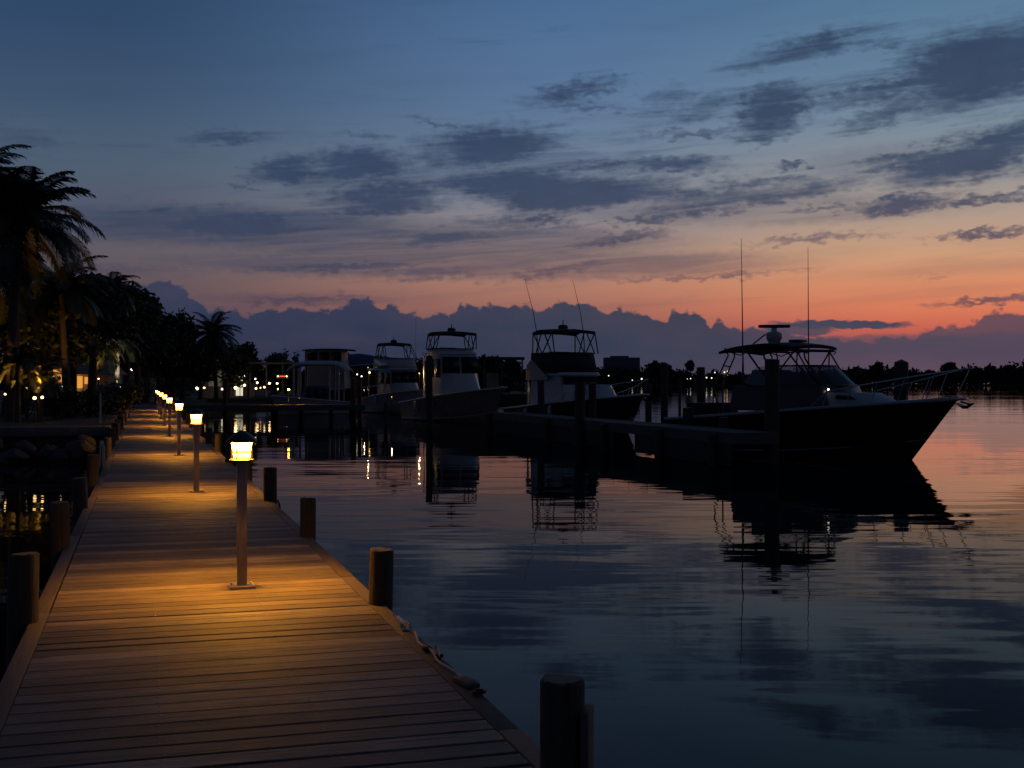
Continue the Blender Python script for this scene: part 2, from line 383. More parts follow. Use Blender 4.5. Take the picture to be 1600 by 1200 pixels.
def water_mat():
    m = bpy.data.materials.new('still_water'); m.use_nodes = True
    t = NT(m.node_tree); t.n.clear()
    deep = t.new('ShaderNodeBsdfDiffuse'); deep.inputs[0].default_value = (.006, .010, .012, 1)
    b = t.new('ShaderNodeBsdfGlossy'); b.inputs['Roughness'].default_value = .02; b.inputs[0].default_value = (.67, .67, .67, 1)
    fr = t.new('ShaderNodeFresnel'); fr.inputs[0].default_value = 1.155
    mx = t.new('ShaderNodeMixShader'); t.l.new(fr.outputs[0], mx.inputs[0]); t.l.new(deep.outputs[0], mx.inputs[1]); t.l.new(b.outputs[0], mx.inputs[2])
    out = t.new('ShaderNodeOutputMaterial'); t.l.new(mx.outputs[0], out.inputs[0])
    pos = t.new('ShaderNodeNewGeometry').outputs['Position']
    x, y, _ = t.sep(pos)
    # ripples, crests roughly across the line of sight
    rx = t.m('SUBTRACT', t.m('MULTIPLY', x, CT), t.m('MULTIPLY', y, ST)); ry = t.m('ADD', t.m('MULTIPLY', x, ST), t.m('MULTIPLY', y, CT))
    n1 = t.noise(t.xyz(t.m('MULTIPLY', rx, .22), t.m('MULTIPLY', ry, .85)), 1.0, 2, .45, .3)
    n2 = t.noise(t.xyz(t.m('MULTIPLY', rx, .9), t.m('MULTIPLY', ry, 2.6), 7.3), 1.0, 2, .4, .2)
    n3 = t.noise(t.xyz(t.m('MULTIPLY', rx, .05), t.m('MULTIPLY', ry, .16), 3.1), 1.0, 2, .5, .4)
    calm = t.mr(t.noise(t.xyz(t.m('MULTIPLY', rx, .018), t.m('MULTIPLY', ry, .05), 5.5), 1.0, 2, .5), .38, .62, .35, 1.0)
    h = t.m('ADD', t.m('ADD', t.m('MULTIPLY', n1, .012), t.m('MULTIPLY', n3, .036)), t.m('MULTIPLY', n2, .0016))
    bp = t.new('ShaderNodeBump'); bp.inputs['Distance'].default_value = 1.0
    t.put(bp.inputs['Strength'], t.m('MULTIPLY', calm, 1.0))
    t.put(bp.inputs['Height'], h); t.l.new(bp.outputs[0], b.inputs['Normal'])
    return m
M['water'] = water_mat()

# ------------------------------------------------------------------ mesh builder
class MB:
    def __init__(self):
        self.v = []; self.f = []; self.mi = []; self.cur = 0
    def add(self, vs, fs):
        o = len(self.v); self.v += [tuple(p) for p in vs]
        for q in fs:
            self.f.append(tuple(i + o for i in q)); self.mi.append(self.cur)
        return self
    def box(self, x0, x1, y0, y1, z0, z1):
        vs = [(x, y, z) for z in (z0, z1) for y in (y0, y1) for x in (x0, x1)]
        return self.add(vs, [(0, 2, 3, 1), (4, 5, 7, 6), (0, 1, 5, 4), (2, 6, 7, 3), (0, 4, 6, 2), (1, 3, 7, 5)])
    def loft(self, rings, closed=True, cap=True):
        n = len(rings[0]); vs = [p for r in rings for p in r]; fs = []
        for i in range(len(rings) - 1):
            for j in range(n if closed else n - 1):
                k = (j + 1) % n
                fs.append((i * n + j, i * n + k, (i + 1) * n + k, (i + 1) * n + j))
        if cap and closed:
            fs.append(tuple(range(n))[::-1]); fs.append(tuple((len(rings) - 1) * n + j for j in range(n)))
        return self.add(vs, fs)
    def tube(self, pts, r, n=8, r1=None, cap=True):
        pts = [Vector(p) for p in pts]; rings = []
        up = Vector((0, 0, 1)); prev = None
        for i, p in enumerate(pts):
            d = (pts[min(i + 1, len(pts) - 1)] - pts[max(i - 1, 0)])
            if d.length < 1e-9: d = Vector((0, 0, 1))
            d.normalize()
            a = prev - d * prev.dot(d) if prev is not None else (up if abs(d.z) < .9 else Vector((1, 0, 0)))
            a = a - d * a.dot(d); a.normalize(); b = d.cross(a); prev = a
            rr = r if r1 is None else r + (r1 - r) * i / max(1, len(pts) - 1)
            rings.append([p + (a * math.cos(2 * math.pi * k / n) + b * math.sin(2 * math.pi * k / n)) * rr for k in range(n)])
        return self.loft(rings, True, cap)
    def lathe(self, prof, c=(0, 0, 0), n=20, cap=True):
        return self.loft([[(c[0] + r * math.cos(2 * math.pi * k / n), c[1] + r * math.sin(2 * math.pi * k / n), c[2] + z) for k in range(n)] for r, z in prof], True, cap)
    def prism(self, poly, y0, y1):
        """polygon in xz, extruded along y"""
        n = len(poly)
        vs = [(x, y0, z) for x, z in poly] + [(x, y1, z) for x, z in poly]
        fs = [tuple(range(n)), tuple(range(2 * n - 1, n - 1, -1))] + [(i, i + n, (i + 1) % n + n, (i + 1) % n) for i in range(n)]
        return self.add(vs, fs)
    def slab(self, fn, nu, nv, th):
        """curved panel: fn(u,v)->point, thickness th downwards"""
        vs = []; fs = []
        for k in (0, 1):
            for i in range(nu + 1):
                for j in range(nv + 1):
                    p = Vector(fn(i / nu, j / nv)); p.z -= th * k; vs.append(p)
        N = (nu + 1) * (nv + 1); W = nv + 1
        for i in range(nu):
            for j in range(nv):
                a = i * W + j
                fs.append((a, a + W, a + W + 1, a + 1)); fs.append((a + N, a + N + 1, a + N + W + 1, a + N + W))
        ring = [j for j in range(W)] + [i * W + nv for i in range(1, nu + 1)] + [nu * W + j for j in range(nv - 1, -1, -1)] + [i * W for i in range(nu - 1, 0, -1)]
        for a, b in zip(ring, ring[1:] + ring[:1]):
            fs.append((a, b, b + N, a + N))
        return self.add(vs, fs)
    def build(self, name, mats, parent=None, bevel=0.0, smooth=True, angle=35):
        me = bpy.data.meshes.new(name); me.from_pydata(self.v, [], self.f)
        if not isinstance(mats, (list, tuple)): mats = [mats]
        for m in mats: me.materials.append(m)
        if len(mats) > 1: me.polygons.foreach_set('material_index', self.mi)
        bm = bmesh.new(); bm.from_mesh(me)
        bmesh.ops.recalc_face_normals(bm, faces=bm.faces)
        if bevel:
            es = [e for e in bm.edges if len(e.link_faces) == 2 and e.calc_face_angle(0) > R(30)]
            bmesh.ops.bevel(bm, geom=es, offset=bevel, segments=2, profile=.5, affect='EDGES', clamp_overlap=True)
        bm.to_mesh(me); bm.free()
        if smooth:
            me.polygons.foreach_set('use_smooth', [True] * len(me.polygons))
            me.set_sharp_from_angle(angle=R(angle))
        else:
            me.shade_flat()
        me.update()
        o = bpy.data.objects.new(name, me); COL.objects.link(o)
        if parent is not None: o.parent = parent
        return o

def tag(o, label=None, cat=None, group=None, kind=None):
    if label: o['label'] = label
    if cat: o['category'] = cat
    if group: o['group'] = group
    if kind: o['kind'] = kind
    return o

def empty(name, loc=(0, 0, 0), rz=0.0):
    o = bpy.data.objects.new(name, None); COL.objects.link(o)
    o.location = loc; o.rotation_euler = (0, 0, rz); o.empty_display_size = .3
    return o

def copy_tree(o, parent=None):
    c = o.copy(); COL.objects.link(c)
    if parent is not None: c.parent = parent
    for ch in [x for x in bpy.data.objects if x.parent == o and x != c]:
        copy_tree(ch, c)
    return c

def quads(name, V, mat_, parent=None, smooth=False):
    """V: (n,4,3) array of quads -> one mesh"""
    n = len(V); me = bpy.data.meshes.new(name)
    me.vertices.add(n * 4); me.vertices.foreach_set('co', np.ascontiguousarray(V, dtype=np.float32).ravel())
    me.loops.add(n * 4); me.loops.foreach_set('vertex_index', np.arange(n * 4, dtype=np.int32))
    me.polygons.add(n); me.polygons.foreach_set('loop_start', np.arange(0, n * 4, 4, dtype=np.int32))
    me.polygons.foreach_set('loop_total', np.full(n, 4, dtype=np.int32))
    me.materials.append(mat_); me.update(calc_edges=True)
    o = bpy.data.objects.new(name, me); COL.objects.link(o)
    if parent is not None: o.parent = parent
    return o

ORD = ['first', 'second', 'third', 'fourth', 'fifth', 'sixth', 'seventh', 'eighth', 'ninth', 'tenth', 'eleventh', 'twelfth', 'thirteenth',
       'fourteenth', 'fifteenth', 'sixteenth', 'seventeenth', 'eighteenth', 'nineteenth', 'twentieth', 'twenty-first', 'twenty-second', 'twenty-third', 'twenty-fourth']

def point_light(name, loc, watts, col, radius=.04, parent=None):
    ld = bpy.data.lights.new(name, 'POINT'); ld.energy = watts; ld.color = col; ld.shadow_soft_size = radius
    o = bpy.data.objects.new(name, ld); COL.objects.link(o); o.location = loc
    if parent is not None: o.parent = parent
    return o

# ================================================================== SETTING
b = MB(); b.add([(-2500, -300, 0), (3500, -300, 0), (3500, 4200, 0), (-2500, 4200, 0)], [(0, 1, 2, 3)])
tag(b.build('water', M['water'], smooth=False), kind='structure')
# bottom of the basin
b = MB(); b.add([(-2500, -300, -3), (3500, -300, -3), (3500, 4200, -3), (-2500, 4200, -3)], [(0, 1, 2, 3)])
tag(b.build('seabed', M['soil'], smooth=False), kind='structure')

LAND = .98
def land_sheet(name, poly, z, m, sub=None, amp=.0):
    me = bpy.data.meshes.new(name); bm = bmesh.new()
    vs = [bm.verts.new((x, y, z)) for x, y in poly]; bm.faces.new(vs)
    bmesh.ops.triangulate(bm, faces=bm.faces)
    ext = bmesh.ops.extrude_face_region(bm, geom=bm.faces[:])
    for v in [g for g in ext['geom'] if isinstance(g, bmesh.types.BMVert)]: v.co.z = -3
    bmesh.ops.recalc_face_normals(bm, faces=bm.faces)
    bm.to_mesh(me); bm.free(); me.materials.append(m)
    o = bpy.data.objects.new(name, me); COL.objects.link(o); return tag(o, kind='structure')
land_sheet('lawn', [(-1.22, 42.6), (-1.22, 84), (3.0, 86), (6, 118), (14, 142), (48, 150), (60, 170), (60, 260), (-160, 260), (-160, 42.6)], LAND, M['lawn'])
# path across the lawn
b = MB(); b.box(-60, -1.6, 63.0, 66.0, LAND - .05, LAND + .012); tag(b.build('garden_path', M['path'], smooth=False), kind='structure')
b = MB(); b.box(-60, 1.9, 79.5, 83.2, LAND - .05, LAND + .016); tag(b.build('shore_path', M['path'], smooth=False), kind='structure')

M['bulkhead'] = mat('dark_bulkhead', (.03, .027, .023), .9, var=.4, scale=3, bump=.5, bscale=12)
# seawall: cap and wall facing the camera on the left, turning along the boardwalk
M['seawall_dark'] = mat('dark_seawall', (.045, .043, .04), .9, var=.5, scale=1.2, bump=.6, bscale=9)  # wall face, a darker tone than the cap
sw = empty('seawall', (-1.3, 42.1, 0))
def loc(o, e):
    o.parent = e; o.matrix_parent_inverse = Matrix.Translation(-Vector(e.location)); return o
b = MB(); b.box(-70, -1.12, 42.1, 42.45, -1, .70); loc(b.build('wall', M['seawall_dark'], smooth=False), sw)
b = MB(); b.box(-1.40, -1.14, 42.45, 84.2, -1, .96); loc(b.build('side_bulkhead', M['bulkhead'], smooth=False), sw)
b = MB(); b.box(-70, -1.06, 41.95, 42.75, .702, 1.02); loc(b.build('cap', M['concrete'], bevel=.025), sw)
tag(sw, 'grey concrete seawall with a flat cap between the lawn and the dark water', 'seawall')

# far shore across the bay
def cl(X, Z, z=0): return Vector((X * CT + Z * ST, -X * ST + Z * CT, z))
def camquad(name, X0, X1, Z0, Z1, z0, z1, m):
    b = MB(); vs = [cl(X, Z, z) for z in (z0, z1) for Z in (Z0, Z1) for X in (X0, X1)]
    b.add(vs, [(0, 2, 3, 1), (4, 5, 7, 6), (0, 1, 5, 4), (2, 6, 7, 3), (0, 4, 6, 2), (1, 3, 7, 5)])
    return b.build(name, m, smooth=False)
tag(camquad('far_shore', -900, 1500, 900, 1500, -2, 1.0, M['soil']), kind='structure')

# ================================================================== BOARDWALK
L0, L1 = -.565, 1.405
PITCH = .165
def build_deck():
    root = empty('boardwalk', (0, 0, DECK))
    NP = 490; S0 = .6
    ncol = 25
    us = np.linspace(0, 1, ncol)
    rows = []; uvs = []
    wob = lambda: np.convolve(rng.normal(0, 1, ncol + 8), np.ones(9) / 9, 'valid') * .0045
    prev_e = wob()
    for i in range(NP):
        s0 = S0 + i * PITCH; s1 = s0 + PITCH
        e = wob(); gap = .0062 + .0055 * rng.random() ** 2
        dz = rng.normal(0, .0009); tilt = rng.normal(0, .0007); cup = abs(rng.normal(0, .0006)); sag = wob() * .18
        tl = L0 - .012 * rng.random(); tr = L1 + .012 * rng.random()
        tl, tr = L0, L1
        l = tl + (tr - tl) * us
        for (fr, off, z, vv) in ((0, gap, -.034, .01), (0, gap, -.004, .03), (0, gap + .003, tilt, .07), (.5, 0, -cup, .5), (1, -gap - .003, -tilt, .93), (1, -gap, -.004 - tilt, .97), (1, -gap, -.034, .99)):
            ee = prev_e if fr == 0 else (e if fr == 1 else (e + prev_e) / 2)
            zz = z + (dz + sag if z > -.03 else 0)
            rows.append(np.stack([l, s0 + PITCH * fr + off + ee, np.full(ncol, 0.0) + zz], 1))
            uvs.append(np.stack([l, np.full(ncol, i + vv)], 1))
        prev_e = e
    V = np.concatenate(rows); U = np.concatenate(uvs); nr = len(rows)
    idx = np.arange(nr * ncol).reshape(nr, ncol)
    q = np.stack([idx[:-1, :-1], idx[:-1, 1:], idx[1:, 1:], idx[1:, :-1]], -1).reshape(-1, 4)
    me = bpy.data.meshes.new('deck_planks')
    me.vertices.add(len(V)); me.vertices.foreach_set('co', V.astype(np.float32).ravel())
    n = len(q); me.loops.add(n * 4); me.loops.foreach_set('vertex_index', q.astype(np.int32).ravel())
    me.polygons.add(n); me.polygons.foreach_set('loop_start', np.arange(0, 4 * n, 4, dtype=np.int32)); me.polygons.foreach_set('loop_total', np.full(n, 4, dtype=np.int32))
    uvl = me.uv_layers.new(name='plank'); uvl.data.foreach_set('uv', U[q.ravel()].astype(np.float32).ravel())
    me.materials.append(M['plank']); me.update(calc_edges=True); me.shade_flat()
    o = bpy.data.objects.new('deck_planks', me); COL.objects.link(o); o.parent = root
    # edge boards, lengths butted end to end
    for (a, c_) in ((L0 - .105, L0 - .008), (L1 + .008, L1 + .105)):
        s = .6
        while s < 81:
            ln = 3.6 + rng.random() * .8
            e = MB(); j = rng.normal(0, .004)
            e.box(a + j, c_ + j, s + .004, min(s + ln, 81.4), -.05, -.001 + rng.normal(0, .002))
            e.build('edge_board', M['edge'], root, bevel=.005)
            s += ln
    for a in (L0 - .11, L1 + .06):
        e = MB(); e.box(a, a + .05, .5, 81.4, -.30, -.052); e.build('side_beam', M['beam'], root)
    for a in (-.2, .45, 1.1):
        e = MB(); e.box(a, a + .06, .5, 81.4, -.27, -.04); e.build('joist', M['beam'], root)
    tag(root, 'long weathered plank boardwalk running away under the row of lit lamps', 'boardwalk')
    return root
M['edge'] = mat('edge_board_wood', (.085, .066, .053), .75, var=.35, scale=3, bump=.5, bscale=14, stretch=(8, .8, 8))
build_deck()

# ------------------------------------------------------------------ piles
def pile_mesh(r, h_below, h_above, seed, cap=False, chamf=True):
    rg = random.Random(seed); b = MB(); n = 18; rings = []
    zs = [-h_below, -.6, -.2, 0, h_above * .5, h_above - .012, h_above]
    ph = rg.random() * 6; flat = rg.uniform(.0, .05); tilt = rg.uniform(-.02, .02)
    for z in zs:
        rr = r * (1.0 + .03 * (1 - (z + h_below) / (h_below + h_above)))
        if z == h_above: rr -= .009
        rings.append([(rr * (1 + flat * math.cos(3 * a + ph) + .012 * math.sin(7 * a + ph)) * math.cos(a), rr * (1 + flat * math.cos(3 * a + ph)) * math.sin(a),
                       z + (tilt * math.cos(a) * r * 4 + rg.uniform(-.007, .004) if z >= h_above - .02 else 0)) for a in [2 * math.pi * k / n for k in range(n)]])
    b.loft(rings, True, False)
    b.cur = 1
    if cap:
        k = len(rings) - 1
        b.add(rings[-1] + [(0, 0, h_above + r * .45)], [(i, (i + 1) % n, n) for i in range(n)])
    else:
        b.add(rings[-1], [tuple(range(n))])
    b.cur = 0; b.add(rings[0], [tuple(range(n))[::-1]])
    return b
def pile(p, r, top, label, cat='piling', group=None, seed=0, cap=False):
    b = pile_mesh(r, p[2] + 3.0, top - p[2], seed, cap)
    o = b.build('piling', [M['pile'], M['pile_top']]); o.location = p
    o.rotation_euler = (R(random.uniform(-1.3, 1.3)), R(random.uniform(-1.3, 1.3)), random.uniform(0, 6))
    return tag(o, label, cat, group)

for i in range(20):
    s = 4.22 + i * 3.68 + (random.uniform(-.15, .15) if i > 2 else 0)
    rr = .078 + random.uniform(-.004, .008)
    if i == 0: lab = 'nearest round wooden piling at the bottom edge, with a strip board on its side'
    else: lab = f'round wooden piling on the open-water side of the boardwalk, {ORD[i]} one from the camera'
    if i == 0: rr = .082
    o = pile((1.488 if i else 1.468, s, DECK), rr, DECK + .385 + random.uniform(-.03, .03), lab, group='pilings on the water side of the boardwalk', seed=i)
    if i == 0:
        e = MB(); e.box(.078, .108, -.06, .07, -3.5, .26); q = e.build('fender_board', M['beam'], o, bevel=.004)
        o.rotation_euler = (0, 0, R(-30))
for i in range(1, 20):
    s = 4.35 + i * 3.55 + (random.uniform(-.12, .12) if i > 2 else 0)
    lab = f'round wooden piling on the landward left side of the boardwalk, {ORD[i - 1]} one from the camera'
    pile((-.705, s, DECK), .085 + random.uniform(-.005, .008), DECK + .385 + random.uniform(-.04, .04), lab, group='pilings on the landward side of the boardwalk', seed=50 + i)

# ------------------------------------------------------------------ lamps
def make_lamp():
    root = empty('bollard_lamp')
    b = MB(); b.box(-.09, .09, -.075, .075, 0, .016)
    bp_ = b.build('base_plate', M['post'], root, bevel=.004)
    for sx in (-1, 1):
        for sy in (-1, 1):
            e = MB(); e.lathe([(.009, .016), (.009, .026), (.004, .03)], (sx * .07, sy * .055, 0), 8); e.build('bolt', M['steel'], bp_)
    b = MB(); b.box(-.034, .034, -.034, .034, .016, .885); b.build('post', M['post'], root, bevel=.006)
    b = MB(); b.lathe([(.05, .885), (.086, .890), (.088, .905), (.078, .912), (.02, .912)], n=28); b.build('collar', M['dark_metal'], root)
    b = MB(); b.lathe([(.057, .9125), (.072, 1.040)], n=32, cap=False); b.build('glass', M['lamp_glass'], root)
    b = MB()
    for z in (.975,):
        b.loft([[((.068 + dr) * math.cos(2 * math.pi * k / 28), (.068 + dr) * math.sin(2 * math.pi * k / 28), z + dz) for k in range(28)] for dr, dz in ((0, 0), (.004, 0), (.004, .006), (0, .006), (0, 0))], True, False)
    cg = b.build('cage_ring', M['dark_metal'], root)
    for k in range(4):
        a = math.pi / 4 + k * math.pi / 2 + .25
        c_, s_ = math.cos(a), math.sin(a)
        e = MB(); e.tube([(.080 * c_, .080 * s_, .908), (.076 * c_, .076 * s_, .95), (.076 * c_, .076 * s_, 1.01), (.092 * c_, .092 * s_, 1.045)], .0045, 6)
        e.build('cage_bar', M['dark_metal'], root)
    b = MB(); b.lathe([(.105, 1.028), (.107, 1.028), (.107, 1.044), (.098, 1.052), (.052, 1.090), (.018, 1.108), (.0, 1.116)], n=28, cap=False)  # eave lip added to block the ring's low outward rays
    rf = b.build('roof', M['dark_metal'], root)
    b = MB(); b.lathe([(.0725, 1.0415), (.101, 1.0385)], n=28, cap=False); b.build('added_light_ring', M['added_lamp_ring'], rf)  # unseen emitter added below the roof to light the planks
    return root
lamp = make_lamp()
LAMPS = [8.8, 16.65, 25.1, 34.0, 42.4, 50.4, 58.6, 66.8]
for i, s in enumerate(LAMPS):
    o = lamp if i == 0 else copy_tree(lamp)
    o.location = (.663, s, DECK + .001)
    o.rotation_euler = (R(random.uniform(-.7, .7)), R(random.uniform(-.7, .7)), R(random.uniform(-5, 5))) if i else (0, 0, 0)
    tag(o, ('nearest lit bollard lamp, its bolted base plate and square post plain to see' if i == 0 else
            f'lit bollard lamp on the boardwalk, {ORD[i]} of the row from the camera' if i < 7 else 'farthest and smallest lit bollard lamp of the row on the boardwalk'), 'lamp', 'bollard lamps along the boardwalk')

# ------------------------------------------------------------------ things along the near right edge
def cleat(loc_, rz, label, m):
    root = empty('dock_cleat', loc_, rz)
    b = MB(); b.box(-.045, .045, -.022, .022, 0, .008); b.build('base', m, root, bevel=.003)
    b = MB(); b.tube([(-.12, 0, .052), (-.09, 0, .046), (-.03, 0, .042), (.03, 0, .042), (.09, 0, .046), (.12, 0, .052)], .011, 8)
    b.build('horns', m, root)
    b = MB()
    for x in (-.028, .028): b.tube([(x * 1.2, 0, .008), (x, 0, .04)], .011, 8)
    b.build('legs', m, root)
    return tag(root, label, 'cleat', 'cleats on the boardwalk edge')
EDGE_R = L1 + .055
cleat((EDGE_R, 7.02, DECK), R(96), 'pale metal cleat on the edge board just before the second near piling', M['steel'])
cleat((EDGE_R + .01, 6.18, DECK), R(84), 'dark cleat on the edge board, midway between two near pilings', M['dark_metal'])
b = MB()
pts = []
for k in range(26):
    f = k / 25; s = 6.95 - f * 1.35
    pts.append((EDGE_R + .02 + .012 * math.sin(f * 17) - .02 * math.sin(f * 3.1), s, DECK + .012 + .006 * abs(math.sin(f * 11)) + (.03 if k == 0 else 0)))
b.tube(pts, .007, 7)
tag(b.build('mooring_line', M['rope']), 'tan mooring line lying along the right edge board from the pale cleat', 'rope')
b = MB(); pts = []
for k in range(70):
    f = k / 69; a = f * 2 * math.pi * 5; rr = .022 + .008 * math.sin(a * .37)
    pts.append((EDGE_R + .005 + rr * .8 * math.cos(a), 6.42 + rr * 1.3 * math.sin(a), DECK + .008 + f * .014))
b.tube(pts, .006, 6); tag(b.build('rope_coil', M['rope_dark']), 'small dark coil of rope heaped on the edge board near the dark cleat', 'rope')
b = MB(); b.prism([(-.10, 0), (.10, 0), (.10, .018), (.03, .026), (-.06, .03), (-.10, .022)], -.035, .035)
o = b.build('timber_chock', M['edge'], bevel=.004); o.location = (EDGE_R + .02, 5.66, DECK); o.rotation_euler = (0, 0, R(97))
tag(o, 'short tan wooden block lying on the edge board at the end of the mooring line', 'timber block')
b = MB(); pts = []
for k in range(40):
    f = k / 39; a = f * 2 * math.pi * 3
    pts.append((EDGE_R + .04 + -.01 + .026 * math.cos(a), 5.47 + .03 * math.sin(a) - f * .03, DECK + .007 + .012 * f))
b.tube(pts, .006, 6); tag(b.build('rope_end', M['rope_dark']), 'dark loose rope end curled beside the tan wooden block', 'rope')
# black loop hanging off the fourth piling
b = MB(); b.tube([(1.56 + .04 * math.sin(a) , 15.16, DECK + .0 - .10 * (1 - math.cos(a)) / 1) for a in np.linspace(0, math.pi * 1.9, 16)], .012, 6)
tag(b.build('rope_loop', M['rope_dark']), 'black rope loop hanging below the fourth water-side piling', 'rope')
# pale rope hanging on a left piling by the seawall
b = MB()
s_ = 4.35 + 5 * 3.55
for dx, ln in ((-.02, .62), (.035, .55), (.075, .66)):
    b.tube([(-.705 + dx, s_ - .10, DECK - ln + .45), (-.705 + dx * .8, s_ - .115, DECK + .1), (-.705 + dx * .5, s_ - .10, DECK + .40), (-.705 + dx * .3, s_ - .02, DECK + .44), (-.705, s_ + .06, DECK + .41)], .016, 6)
tag(b.build('hanging_rope', M['rope']), 'pale doubled rope draped over a left piling, between the second and third lamps', 'rope')

# ================================================================== LOW PIERS
def pier(name, a, c, width, z, label, pile_step=None):
    a = Vector((*a, 0)); c = Vector((*c, 0)); d = (c - a); ln = d.length; ang = math.atan2(d.y, d.x)
    root = empty(name, (a.x, a.y, z), ang)
    n = int(ln / .16); rows = []; fs = []
    vs = []
    for i in range(n):
        x0 = i * ln / n; x1 = (i + 1) * ln / n; j = random.gauss(0, .003)
        for x, zz in ((x0 + .004, -.03), (x0 + .004, j), (x1 - .004, j), (x1 - .004, -.03)):
            vs += [(x, 0, zz), (x, width, zz)]
    for i in range(len(vs) // 2 - 1): fs.append((2 * i, 2 * i + 1, 2 * i + 3, 2 * i + 2))
    b = MB(); b.add(vs, fs); b.build('deck_planks', M['beam_pale'], root, smooth=False)
    for y in (-.05, width):
        b = MB(); b.box(0, ln, y, y + .05, -.32, .012); b.build('fascia', M['beam_pale'], root)
    b = MB(); b.box(-.05, -.002, -.05, width + .05, -.32, .010); b.build('end_fascia', M['beam_pale'], root)
    b = MB(); b.box(0.02, ln - .02, width * .5 - .1, width * .5 + .1, -.36, -.05); b.build('joist', M['beam'], root)
    tag(root, label, 'pier')
    return root
M['beam_pale'] = mat('pier_timber', (.085, .074, .066), .8, var=.3, scale=3, bump=.4, bscale=9, stretch=(1, 5, 5))
pier('finger_pier', (17.6, 31.6), (17.6, 57.5), 1.4, DECK, 'low timber finger pier running out past the moored boats', None)
fp = bpy.data.objects['finger_pier']
x_ = .05  # dark panels added below the fascia to black out the open gap
while x_ < 25.5:
    ln_ = 3.4 + random.random()
    for a_, c_ in ((x_, x_ + ln_ - .012),):
        if c_ > 7.35 and a_ < 9.2: c_ = 7.35
        if c_ - a_ > .3:
            b = MB(); b.box(a_, min(c_, 25.85), 1.385, 1.43, -.96 + random.uniform(-.02, .02), -.325); b.build('blackout_panel', M['bulkhead'], fp)
    x_ += ln_
    if 7.0 < x_ < 9.2: x_ = 9.2
pier('cross_pier', (13.9, 79.6), (1.3, 81.6), 2.2, DECK + .02, 'low timber pier crossing behind the lamps with a lit lamp on it', None)
pier('far_pier', (16.0, 112), (3.2, 113.5), 1.8, DECK + .05, 'farther timber pier behind the crossing pier, below the small lights', None)

def wpile(px, Z, top_py, r, label, cap=False, seed=0, z0=DECK, grp='tall pilings by the moored boats'):
    p = G(px, Z, z0); top = P(px, top_py, Z).z
    return pile(p, r, top, label, group=grp, seed=seed, cap=cap)
wpile(1206, 37.0, 561, .225, 'thick tall dark piling standing before the big dark boat', seed=101)
wpile(1096, 61, 574, .21, 'tall piling left of the big boat, standing right beside its hardtop legs', seed=102)
wpile(1038, 82, 568, .24, 'tall piling over open water, midway between the two right boats', seed=103)
wpile(1013, 80, 600, .21, 'short piling right beside the bow tip of the third boat', seed=104)
wpile(1062, 88, 591, .10, 'very thin pole between two pilings left of the big boat', seed=105)
wpile(1075, 42.4, 637, .18, 'stub of a piling rising just above the finger pier near the big boat stern', seed=114)
wpile(1131, 39.2, 652, .17, 'low piling at the finger pier in front of the big boat side', seed=115)
wpile(906, 46.8, 598, .20, 'left one of a pair of thick pilings before the third boat', seed=106)
wpile(926, 50.6, 598, .16, 'right one of a pair of thick pilings before the third boat', seed=107)
wpile(846, 56.9, 594, .16, 'dark piling before the aft end of the third boat', seed=108)
wpile(1407, 47.5, 566, .27, 'thick piling with a pointed cap behind the bow of the big boat', cap=True, seed=109)
wpile(671, 62.0, 556, .17, 'tall dark piling in front of the white boat hull', seed=110)
wpile(552, 78.5, 590, .17, 'left piling of the pair at the outer end of the crossing pier', seed=111)
wpile(562, 78.8, 594, .14, 'right piling of the pair at the outer end of the crossing pier', seed=112)
wpile(603, 68.0, 628, .10, 'short stub piling in the water before the second boat stern', seed=113)
for k, (px, Z) in enumerate(((352, 79.0), (430, 79.2), (470, 79.0), (517, 79.0))):
    wpile(px, Z, (592, 634, 634, 634)[k], (.16, .2, .15, .13)[k],
          ('tall piling at the left of the crossing pier near the boardwalk', 'thick piling holding up the crossing pier left of the lamp reflection', 'piling holding up the crossing pier right of the lamp reflection', 'slender piling holding up the right part of the crossing pier')[k],
          seed=120 + k, z0=.9, grp='pilings of the crossing pier')
for k, (l, s) in enumerate(((16.05, 32.6), (16.05, 36.5), (16.05, 41.5), (16.05, 48), (17.75, 50), (16.05, 56.9))):
    p = pile((l, s, .6), .14, DECK - .06, f'squat piling holding up the finger pier, {ORD[k]} from its near end', group='pilings under the finger pier', seed=140 + k)

# ================================================================== BOATS
HD = Vector((.176, -.984)); HRZ = math.atan2(HD.y, HD.x)

def hull_fn(L, B, zs0, zs1, rake):
    Lw = L - rake
    def half(t): return B / 2 * (.90 + .10 * min(1, t / .3)) if t < .4 else B / 2 * max(.012, 1 - ((t - .4) / .6) ** 2.3)
    def sheer(t): return zs0 + (zs1 - zs0) * (t ** 1.25) + .03 * math.sin(t * math.pi)
    def section(t):
        b_ = half(t); zs = sheer(t); c_ = b_ * (.90 - .35 * t ** 2)
        zk = -.55 + .25 * t ** 3; zc = .02 + .55 * t ** 3
        if t > .995: c_ = .012
        out = []
        for (y, z, q) in ((0, zk, 0), (c_, zc, .25), (c_ + (b_ - c_) * .28, zc + (zs - zc) * .40, .55), (c_ + (b_ - c_) * .62, zc + (zs - zc) * .75, .8), (b_, zs, 1.0)):
            h = (z - zk) / (zs - zk)
            out.append((t * Lw + rake * h * t ** 1.6, y, z))
        return out
    return half, sheer, section

